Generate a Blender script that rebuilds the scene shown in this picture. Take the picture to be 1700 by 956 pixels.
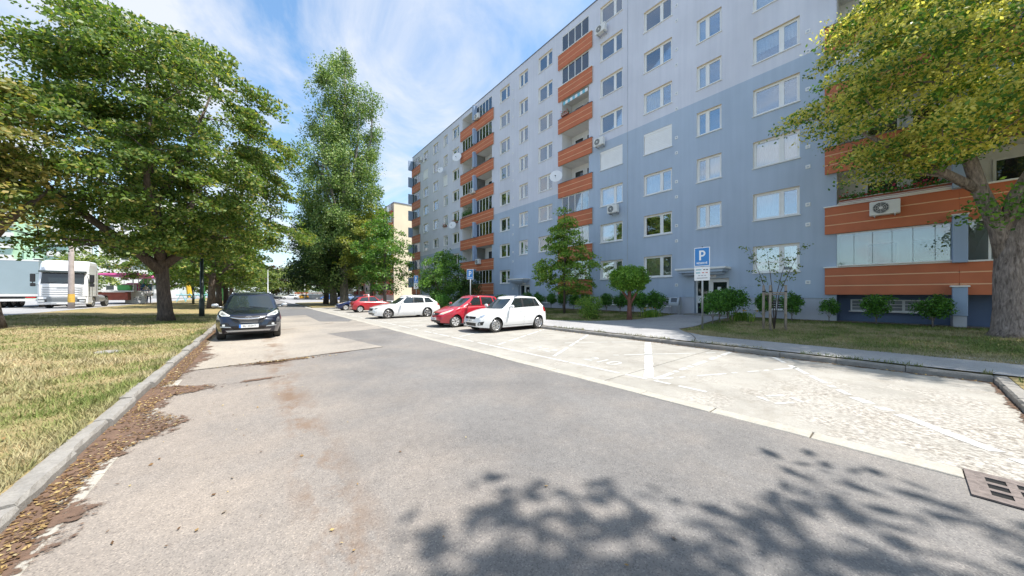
import bpy, bmesh, math, random
import numpy as np
from mathutils import Vector, Matrix
from mathutils.bvhtree import BVHTree
R = math.radians
random.seed(7)
scene = bpy.context.scene
for o in list(bpy.data.objects): bpy.data.objects.remove(o)
C = scene.collection

# ------------------------------------------------------------------ camera, sky, sun, exposure
YAW = 39.053
cam = bpy.data.cameras.new('camera'); camo = bpy.data.objects.new('camera', cam); C.objects.link(camo)
camo.location = (0, 0, 1.6); camo.rotation_euler = (R(90), 0, R(-YAW))
cam.sensor_width = 36; cam.lens = 530/1700*36; cam.shift_y = 10/1700
cam.clip_start = 0.05; cam.clip_end = 3000
scene.camera = camo
SUN_EL, SUN_AZ = 64.0, -46.0            # azimuth from the +X axis towards +Y
world = bpy.data.worlds.new('World'); scene.world = world; world.use_nodes = True
def build_world():
    nt = world.node_tree; nt.nodes.clear(); N = nt.nodes.new; Lk = nt.links.new
    out = N('ShaderNodeOutputWorld'); bg = N('ShaderNodeBackground'); bg.inputs[1].default_value = 0.15
    sky = N('ShaderNodeTexSky'); sky.sky_type = 'NISHITA'; sky.sun_disc = False
    sky.sun_elevation = R(SUN_EL); sky.sun_rotation = R(90-SUN_AZ)
    sky.air_density = 1.0; sky.dust_density = 1.0; sky.ozone_density = 1.5
    tc = N('ShaderNodeTexCoord'); sep = N('ShaderNodeSeparateXYZ'); Lk(tc.outputs['Generated'], sep.inputs[0])
    add = N('ShaderNodeMath'); add.operation = 'ADD'; add.inputs[1].default_value = 0.22; Lk(sep.outputs['Z'], add.inputs[0])
    mx = N('ShaderNodeMath'); mx.operation = 'MAXIMUM'; mx.inputs[1].default_value = 0.05; Lk(add.outputs[0], mx.inputs[0])
    dv = N('ShaderNodeVectorMath'); dv.operation = 'DIVIDE'; Lk(tc.outputs['Generated'], dv.inputs[0])
    cb = N('ShaderNodeCombineXYZ')
    for i in range(3): Lk(mx.outputs[0], cb.inputs[i])
    Lk(cb.outputs[0], dv.inputs[1])
    mp = N('ShaderNodeMapping'); mp.inputs['Rotation'].default_value = (0, 0, R(25)); mp.inputs['Scale'].default_value = (1.35, 0.85, 1); mp.inputs['Location'].default_value = (2.1, 5.4, 0)
    Lk(dv.outputs[0], mp.inputs[0])
    n1 = N('ShaderNodeTexNoise'); n1.inputs['Scale'].default_value = 1.15; n1.inputs['Detail'].default_value = 10; n1.inputs['Roughness'].default_value = .6; n1.inputs['Distortion'].default_value = .7
    Lk(mp.outputs[0], n1.inputs['Vector'])
    rp = N('ShaderNodeValToRGB'); rp.color_ramp.elements[0].position = .41; rp.color_ramp.elements[1].position = .62
    rp.color_ramp.elements[1].color = (.92, .92, .92, 1)
    Lk(n1.outputs['Fac'], rp.inputs[0])
    # thin veil near the horizon
    mr = N('ShaderNodeMapRange'); mr.inputs[1].default_value = 0; mr.inputs[2].default_value = .45; mr.inputs[3].default_value = .55; mr.inputs[4].default_value = 0
    Lk(sep.outputs['Z'], mr.inputs[0])
    mxx = N('ShaderNodeMath'); mxx.operation = 'MAXIMUM'; Lk(rp.outputs[0], mxx.inputs[0]); Lk(mr.outputs[0], mxx.inputs[1])
    mix = N('ShaderNodeMix'); mix.data_type = 'RGBA'; mix.inputs[7].default_value = (1.72, 1.80, 1.96, 1)
    dk = N('ShaderNodeMix'); dk.data_type = 'RGBA'; dk.blend_type = 'MULTIPLY'; dk.inputs[0].default_value = 1; dk.inputs[7].default_value = (.44, .53, .54, 1); Lk(sky.outputs[0], dk.inputs[6])
    Lk(mxx.outputs[0], mix.inputs[0]); Lk(dk.outputs[2], mix.inputs[6])
    Lk(mix.outputs[2], bg.inputs[0]); Lk(bg.outputs[0], out.inputs[0])
build_world()
sun = bpy.data.lights.new('sun', 'SUN'); sun.energy = 2.25; sun.angle = R(0.7); sun.color = (1, .955, .88)
suno = bpy.data.objects.new('sun', sun); C.objects.link(suno)
sd = Vector((math.cos(R(SUN_EL))*math.cos(R(SUN_AZ)), math.cos(R(SUN_EL))*math.sin(R(SUN_AZ)), math.sin(R(SUN_EL))))
suno.rotation_euler = sd.to_track_quat('Z', 'Y').to_euler(); suno.location = sd*60
scene.view_settings.view_transform = 'Standard'; scene.view_settings.look = 'None'
scene.view_settings.exposure = 1.85; scene.view_settings.gamma = 1; scene.view_settings.use_curve_mapping = False

# ------------------------------------------------------------------ helpers
def tag(o, label=None, cat=None, group=None, kind=None):
    if label: o['label'] = label
    if cat: o['category'] = cat
    if group: o['group'] = group
    if kind: o['kind'] = kind
    return o
def empty(name, loc=(0, 0, 0), rz=0, label=None, cat=None, group=None):
    o = bpy.data.objects.new(name, None); C.objects.link(o); o.location = loc; o.rotation_euler = (0, 0, rz)
    o.empty_display_size = .2
    return tag(o, label, cat, group)
def inst(name, me, parent=None, loc=(0, 0, 0), rot=(0, 0, 0), sc=(1, 1, 1), mat=None):
    o = bpy.data.objects.new(name, me); C.objects.link(o); o.parent = parent
    o.location = loc; o.rotation_euler = rot; o.scale = sc
    if mat is not None:
        if not me.materials: me.materials.append(None)
        o.material_slots[0].link = 'OBJECT'; o.material_slots[0].material = mat
    return o
def copy_tree(o, parent=None):
    c = o.copy(); C.objects.link(c); c.parent = parent
    for ch in list(o.children): copy_tree(ch, c)
    return c
def npmesh(name, verts, quads, mat=None, k=4, smooth=False):
    me = bpy.data.meshes.new(name); nv = len(verts); nf = len(quads)
    me.vertices.add(nv); me.vertices.foreach_set('co', np.asarray(verts, np.float32).ravel())
    me.loops.add(nf*k); me.loops.foreach_set('vertex_index', np.asarray(quads, np.int32).ravel())
    me.polygons.add(nf); me.polygons.foreach_set('loop_start', np.arange(0, nf*k, k, dtype=np.int32))
    try: me.polygons.foreach_set('loop_total', np.full(nf, k, np.int32))
    except Exception: pass
    if smooth: me.polygons.foreach_set('use_smooth', np.ones(nf, bool))
    me.update(calc_edges=True)
    if mat: me.materials.append(mat)
    return me
class MB:
    def __init__(s): s.v = []; s.f = []
    def add(s, vs, fs):
        n = len(s.v); s.v += [tuple(p) for p in vs]; s.f += [tuple(i+n for i in f) for f in fs]; return s
    def box(s, x0, x1, y0, y1, z0, z1):
        return s.add([(x0,y0,z0),(x1,y0,z0),(x1,y1,z0),(x0,y1,z0),(x0,y0,z1),(x1,y0,z1),(x1,y1,z1),(x0,y1,z1)],
                     [(0,3,2,1),(4,5,6,7),(0,1,5,4),(1,2,6,5),(2,3,7,6),(3,0,4,7)])
    def cbox(s, x0, x1, y0, y1, z0, z1, b=.01):      # box with chamfered edges
        ps = []
        for z, i in ((z0, b), (z0+b, 0), (z1-b, 0), (z1, b)):
            ps.append([(x0+i+b,y0+i,z),(x1-i-b,y0+i,z),(x1-i,y0+i+b,z),(x1-i,y1-i-b,z),(x1-i-b,y1-i,z),(x0+i+b,y1-i,z),(x0+i,y1-i-b,z),(x0+i,y0+i+b,z)])
        return s.loft(ps)
    def loft(s, rings, cap=True, closed=True):
        n = len(rings[0]); vs = [p for r in rings for p in r]; fs = []
        m = n if closed else n-1
        for k in range(len(rings)-1):
            for i in range(m): j = (i+1) % n; fs.append((k*n+i, k*n+j, (k+1)*n+j, (k+1)*n+i))
        if cap: fs.append(tuple(range(n-1, -1, -1))); fs.append(tuple(range((len(rings)-1)*n, len(rings)*n)))
        return s.add(vs, fs)
    def quad(s, a, b, c, d): return s.add([a, b, c, d], [(0, 1, 2, 3)])
    def poly(s, pts): return s.add(pts, [tuple(range(len(pts)))])
    def prism(s, pts, h):                            # closed horizontal polygon, h down
        n = len(pts); return s.add(list(pts)+[(p[0], p[1], p[2]-h) for p in pts],
            [tuple(range(n)), tuple(range(2*n-1, n-1, -1))]+[(i, i+n, (i+1) % n+n, (i+1) % n) for i in range(n)])
    def tube(s, pts, rs, n=8, cap=True):
        pts = [Vector(p) for p in pts]
        if not hasattr(rs, '__len__'): rs = [rs]*len(pts)
        rings = []; up = Vector((.31, .17, .94)).normalized()
        for i, p in enumerate(pts):
            d = (pts[min(i+1, len(pts)-1)]-pts[max(i-1, 0)])
            d = d.normalized() if d.length > 1e-9 else Vector((0, 0, 1))
            a = d.cross(up)
            if a.length < .25: a = d.cross(Vector((1, 0, 0)))
            a.normalize(); b = d.cross(a)
            rings.append([p+(a*math.cos(t)+b*math.sin(t))*rs[i] for t in [2*math.pi*k/n for k in range(n)]])
        return s.loft(rings, cap)
    def lathe(s, prof, n=24, axis='z', c=(0, 0, 0)):  # prof: (r, h)
        rings = []
        for r, h in prof:
            ring = []
            for k in range(n):
                t = 2*math.pi*k/n; a, b = r*math.cos(t), r*math.sin(t)
                p = {'z': (a, b, h), 'x': (h, a, b), 'y': (a, h, b)}[axis]
                ring.append((p[0]+c[0], p[1]+c[1], p[2]+c[2]))
            rings.append(ring)
        return s.loft(rings, True)
    def mesh(s, name, mat=None, smooth=False):
        me = bpy.data.meshes.new(name); me.from_pydata(s.v, [], s.f); me.update()
        if smooth: me.polygons.foreach_set('use_smooth', [True]*len(me.polygons))
        if mat: me.materials.append(mat)
        return me
    def build(s, name, mat, parent=None, loc=(0, 0, 0), rot=(0, 0, 0), smooth=False):
        return inst(name, s.mesh(name, mat, smooth), parent, loc, rot)
def fixn(me):
    bm = bmesh.new(); bm.from_mesh(me); bmesh.ops.recalc_face_normals(bm, faces=bm.faces); bm.to_mesh(me); bm.free(); return me
def text_mesh(txt, size, mat, space=1.0, bold=0.0):
    cu = bpy.data.curves.new('t', 'FONT'); cu.body = txt; cu.size = size; cu.align_x = 'CENTER'; cu.align_y = 'CENTER'; cu.space_character = space
    cu.offset = bold; cu.fill_mode = 'BOTH'; cu.extrude = .001
    o = bpy.data.objects.new('t', cu); C.objects.link(o); dg = bpy.context.evaluated_depsgraph_get(); dg.update()
    me = bpy.data.meshes.new_from_object(o.evaluated_get(dg)); me.materials.clear(); me.materials.append(mat)
    bpy.data.objects.remove(o); bpy.data.curves.remove(cu); return me

# ------------------------------------------------------------------ materials
def newmat(name):
    m = bpy.data.materials.new(name); m.use_nodes = True; nt = m.node_tree; b = nt.nodes['Principled BSDF']; return m, nt, b
def noise(nt, scale, detail=4, vec=None, rough=.55, dist=0):
    n = nt.nodes.new('ShaderNodeTexNoise'); n.inputs['Scale'].default_value = scale; n.inputs['Detail'].default_value = detail
    n.inputs['Roughness'].default_value = rough; n.inputs['Distortion'].default_value = dist
    if vec is None: vec = nt.nodes.new('ShaderNodeNewGeometry').outputs['Position']
    nt.links.new(vec, n.inputs['Vector']); return n
def ramp(nt, fac, stops):
    r = nt.nodes.new('ShaderNodeValToRGB'); e = r.color_ramp.elements
    while len(e) < len(stops): e.new(.5)
    for i, (p, c) in enumerate(stops): e[i].position = p; e[i].color = (*c, 1) if len(c) == 3 else c
    nt.links.new(fac, r.inputs[0]); return r.outputs[0]
def mixc(nt, fac, a, b, mode='MIX'):
    m = nt.nodes.new('ShaderNodeMix'); m.data_type = 'RGBA'; m.blend_type = mode
    for sock, v in ((0, fac), (6, a), (7, b)):
        if isinstance(v, (int, float)): m.inputs[sock].default_value = v
        elif isinstance(v, (tuple, list)): m.inputs[sock].default_value = (*v, 1) if len(v) == 3 else v
        else: nt.links.new(v, m.inputs[sock])
    return m.outputs[2]
def bumpn(nt, b, h, strength=.3, dist=.01):
    bp = nt.nodes.new('ShaderNodeBump'); bp.inputs['Strength'].default_value = strength; bp.inputs['Distance'].default_value = dist
    nt.links.new(h, bp.inputs['Height']); nt.links.new(bp.outputs[0], b.inputs['Normal'])
def mat(name, col, rough=.6, metal=0, var=.12, vs=2.5, bump=0, bs=40, coat=0, spec=.5, fine=0):
    m, nt, b = newmat(name); b.inputs['Roughness'].default_value = rough; b.inputs['Metallic'].default_value = metal
    b.inputs['Coat Weight'].default_value = coat; b.inputs['Coat Roughness'].default_value = .04; b.inputs['Specular IOR Level'].default_value = spec
    if var:
        n = noise(nt, vs, 6); lo = tuple(max(0, c*(1-var)) for c in col); hi = tuple(min(1, c*(1+var)) for c in col)
        c = ramp(nt, n.outputs['Fac'], [(.3, lo), (.7, hi)])
        if fine:
            n2 = noise(nt, fine, 2); c = mixc(nt, .35, c, ramp(nt, n2.outputs['Fac'], [(.35, tuple(x*.72 for x in col)), (.65, tuple(min(1, x*1.25) for x in col))]))
        nt.links.new(c, b.inputs['Base Color'])
    else: b.inputs['Base Color'].default_value = (*col, 1)
    if bump: bumpn(nt, b, noise(nt, bs, 4).outputs['Fac'], bump)
    return m
def leafmat(name, stops, trans=.35, rough=.45):
    m, nt, b = newmat(name); g = nt.nodes.new('ShaderNodeNewGeometry')
    c = ramp(nt, g.outputs['Random Per Island'], stops)
    n = noise(nt, .55, 2); c = mixc(nt, .55, c, ramp(nt, n.outputs['Fac'], [(.3, (.62, .66, .62)), (.7, (1.25, 1.2, 1.1))]), 'MULTIPLY')
    nt.links.new(c, b.inputs['Base Color']); b.inputs['Roughness'].default_value = rough; b.inputs['Specular IOR Level'].default_value = .35
    tr = nt.nodes.new('ShaderNodeBsdfTranslucent'); nt.links.new(mixc(nt, 1, c, (1.15, 1.2, .6), 'MULTIPLY'), tr.inputs['Color'])
    ms = nt.nodes.new('ShaderNodeMixShader'); ms.inputs[0].default_value = trans
    nt.links.new(b.outputs[0], ms.inputs[1]); nt.links.new(tr.outputs[0], ms.inputs[2])
    nt.links.new(ms.outputs[0], nt.nodes['Material Output'].inputs['Surface']); return m
def glassmat(name, tint=(.75, .82, .85), refl=.35):
    m, nt, b = newmat(name)
    gl = nt.nodes.new('ShaderNodeBsdfGlossy'); gl.inputs['Roughness'].default_value = .015; gl.inputs['Color'].default_value = (.95, .97, 1, 1)
    tr = nt.nodes.new('ShaderNodeBsdfTransparent'); tr.inputs['Color'].default_value = (*tint, 1)
    fr = nt.nodes.new('ShaderNodeFresnel'); fr.inputs['IOR'].default_value = 1.5
    ad = nt.nodes.new('ShaderNodeMath'); ad.operation = 'ADD'; ad.use_clamp = True; ad.inputs[1].default_value = refl; nt.links.new(fr.outputs[0], ad.inputs[0])
    ms = nt.nodes.new('ShaderNodeMixShader'); nt.links.new(ad.outputs[0], ms.inputs[0]); nt.links.new(tr.outputs[0], ms.inputs[1]); nt.links.new(gl.outputs[0], ms.inputs[2])
    nt.links.new(ms.outputs[0], nt.nodes['Material Output'].inputs['Surface']); return m
def sepx(nt, i=0):
    g = nt.nodes.new('ShaderNodeNewGeometry'); s = nt.nodes.new('ShaderNodeSeparateXYZ'); nt.links.new(g.outputs['Position'], s.inputs[0]); return s.outputs[i]
def maprange(nt, v, a, b, c=0, d=1):
    n = nt.nodes.new('ShaderNodeMapRange'); n.inputs[1].default_value = a; n.inputs[2].default_value = b; n.inputs[3].default_value = c; n.inputs[4].default_value = d
    nt.links.new(v, n.inputs[0]); return n.outputs[0]
def madd(nt, a, b, op='ADD', clamp=False):
    n = nt.nodes.new('ShaderNodeMath'); n.operation = op; n.use_clamp = clamp
    for i, v in enumerate((a, b)):
        if isinstance(v, (int, float)): n.inputs[i].default_value = v
        else: nt.links.new(v, n.inputs[i])
    return n.outputs[0]
def asphalt(name, dark, light, dust=(.30, .25, .205), dustw=1.0, spk=.8, dust_x=(-.6, 2.4)):
    m, nt, b = newmat(name)
    big = noise(nt, .55, 6, dist=.4); c = ramp(nt, big.outputs['Fac'], [(.3, dark), (.7, light)])
    # dusty wheel-less strip beside the kerb
    dx = maprange(nt, sepx(nt), dust_x[0], dust_x[1], 1, 0); nd = noise(nt, 1.1, 5)
    fac = madd(nt, dx, madd(nt, maprange(nt, nd.outputs['Fac'], .3, .7, -.25, .35), 0), 'ADD', True)
    c = mixc(nt, madd(nt, fac, .6*dustw, 'MULTIPLY'), c, dust)
    v = nt.nodes.new('ShaderNodeTexVoronoi'); v.inputs['Scale'].default_value = 120; g = nt.nodes.new('ShaderNodeNewGeometry'); nt.links.new(g.outputs['Position'], v.inputs['Vector'])
    sep = nt.nodes.new('ShaderNodeSeparateColor'); nt.links.new(v.outputs['Color'], sep.inputs[0])
    grain = ramp(nt, sep.outputs[0], [(0, (.55, .55, .57)), (.12, (.62, .62, .64)), (.22, (.95, .95, .95)), (.86, (1.05, 1.05, 1.05)), (.93, (1.5, 1.47, 1.42))])
    c = mixc(nt, .8*spk, c, grain, 'MULTIPLY')
    f2 = noise(nt, 9, 5); c = mixc(nt, .5, c, ramp(nt, f2.outputs['Fac'], [(.3, (.82, .82, .82)), (.7, (1.15, 1.15, 1.15))]), 'MULTIPLY')
    if dustw > .5:      # brown drip line of old leaf stains
        gx = nt.nodes.new('ShaderNodeNewGeometry'); mpx = nt.nodes.new('ShaderNodeMapping'); mpx.inputs['Scale'].default_value = (1.0, .55, 1); nt.links.new(gx.outputs['Position'], mpx.inputs[0])
        sn = noise(nt, 1.7, 7, mpx.outputs[0], .68); sx_ = sepx(nt); band = madd(nt, maprange(nt, sx_, .18, .42, 0, 1), maprange(nt, sx_, .46, .8, 1, 0), 'MULTIPLY')
        c = mixc(nt, madd(nt, madd(nt, band, .75, 'MULTIPLY'), maprange(nt, sn.outputs['Fac'], .46, .58, 0, 1), 'MULTIPLY'), c, (.17, .105, .065))
        wn = noise(nt, .33, 5, dist=1.0); c = mixc(nt, .6, c, ramp(nt, wn.outputs['Fac'], [(.32, (.80, .80, .81)), (.5, (1, 1, 1)), (.68, (1.22, 1.19, 1.15))]), 'MULTIPLY')
    nt.links.new(c, b.inputs['Base Color']); b.inputs['Roughness'].default_value = .85; b.inputs['Specular IOR Level'].default_value = .25
    bumpn(nt, b, v.outputs['Distance'], .35, .006); return m
def concrete_pad():
    m, nt, b = newmat('parking_concrete')
    big = noise(nt, .8, 7); c = ramp(nt, big.outputs['Fac'], [(.3, (.28, .265, .24)), (.7, (.38, .362, .33))])
    # exposed, weathered aggregate towards the near corner
    dist = nt.nodes.new('ShaderNodeVectorMath'); dist.operation = 'DISTANCE'; g = nt.nodes.new('ShaderNodeNewGeometry'); nt.links.new(g.outputs['Position'], dist.inputs[0]); dist.inputs[1].default_value = (6.2, -1.2, 0)
    w = madd(nt, maprange(nt, dist.outputs['Value'], .8, 3.6, 1, 0), maprange(nt, noise(nt, 1.3, 6, dist=.8).outputs['Fac'], .35, .65, -.5, .35), 'ADD', True)
    agg = noise(nt, 17, 6, rough=.7); ac = ramp(nt, agg.outputs['Fac'], [(.36, (.12, .10, .085)), (.47, (.27, .245, .22)), (.56, (.46, .43, .39)), (.7, (.60, .58, .54))])
    c = mixc(nt, madd(nt, w, .75, 'MULTIPLY'), c, ac)
    st = noise(nt, 2.2, 6, rough=.7); c = mixc(nt, .6, c, ramp(nt, st.outputs['Fac'], [(.30, (.72, .68, .62)), (.5, (1, 1, 1)), (.75, (1.08, 1.08, 1.06))]), 'MULTIPLY')
    f = noise(nt, 60, 3); c = mixc(nt, .5, c, ramp(nt, f.outputs['Fac'], [(.3, (.8, .8, .78)), (.7, (1.12, 1.12, 1.12))]), 'MULTIPLY')
    nt.links.new(c, b.inputs['Base Color']); b.inputs['Roughness'].default_value = .9; b.inputs['Specular IOR Level'].default_value = .2
    bumpn(nt, b, agg.outputs['Fac'], .4, .012); return m
def grassmat(name, blade=False, green=.5):
    m, nt, b = newmat(name)
    n = noise(nt, .42, 5, dist=.6); n2 = noise(nt, 2.4, 4)
    f = madd(nt, madd(nt, n.outputs['Fac'], .65, 'MULTIPLY'), madd(nt, n2.outputs['Fac'], .35, 'MULTIPLY'))
    f = madd(nt, f, green-.5)
    if blade: c = ramp(nt, f, [(.38, (.40, .345, .215)), (.48, (.33, .30, .155)), (.56, (.18, .215, .065)), (.68, (.10, .16, .04))])
    else: c = ramp(nt, f, [(.36, (.33, .25, .135)), (.50, (.25, .215, .10)), (.62, (.13, .145, .05)), (.75, (.08, .11, .03))])
    if blade:
        g = nt.nodes.new('ShaderNodeNewGeometry'); c = mixc(nt, .6, c, ramp(nt, g.outputs['Random Per Island'], [(0, (.65, .7, .6)), (.5, (1, 1, 1)), (1, (1.4, 1.32, 1.2))]), 'MULTIPLY')
    else:
        f3 = noise(nt, 26, 4); c = mixc(nt, .7, c, ramp(nt, f3.outputs['Fac'], [(.3, (.6, .58, .55)), (.7, (1.3, 1.28, 1.2))]), 'MULTIPLY')
    nt.links.new(c, b.inputs['Base Color']); b.inputs['Roughness'].default_value = .8; b.inputs['Specular IOR Level'].default_value = .2
    if not blade: bumpn(nt, b, noise(nt, 30, 5).outputs['Fac'], .8, .03)
    return m
def barkmat(name, a, c2, s=6):
    m, nt, b = newmat(name); tc = nt.nodes.new('ShaderNodeTexCoord'); mp = nt.nodes.new('ShaderNodeMapping'); mp.inputs['Scale'].default_value = (s, s, s*.22)
    nt.links.new(tc.outputs['Object'], mp.inputs[0]); n = noise(nt, 2.2, 8, mp.outputs[0], .65, .6)
    nt.links.new(ramp(nt, n.outputs['Fac'], [(.32, a), (.68, c2)]), b.inputs['Base Color']); b.inputs['Roughness'].default_value = .9
    bumpn(nt, b, n.outputs['Fac'], .9, .05); return m
def render_wall(name, col, streak=.06):
    m, nt, b = newmat(name); n = noise(nt, .35, 5); c = ramp(nt, n.outputs['Fac'], [(.3, tuple(x*(1-streak) for x in col)), (.7, tuple(x*(1+streak) for x in col))])
    g = nt.nodes.new('ShaderNodeNewGeometry'); mp = nt.nodes.new('ShaderNodeMapping'); mp.inputs['Scale'].default_value = (1, 3.2, .16); nt.links.new(g.outputs['Position'], mp.inputs[0])
    s = noise(nt, 1.3, 6, mp.outputs[0]); c = mixc(nt, .5, c, ramp(nt, s.outputs['Fac'], [(.3, (.88, .89, .91)), (.7, (1.07, 1.06, 1.05))]), 'MULTIPLY')
    nt.links.new(c, b.inputs['Base Color']); b.inputs['Roughness'].default_value = .9; b.inputs['Specular IOR Level'].default_value = .2
    bumpn(nt, b, noise(nt, 55, 3).outputs['Fac'], .25, .006); return m

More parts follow.
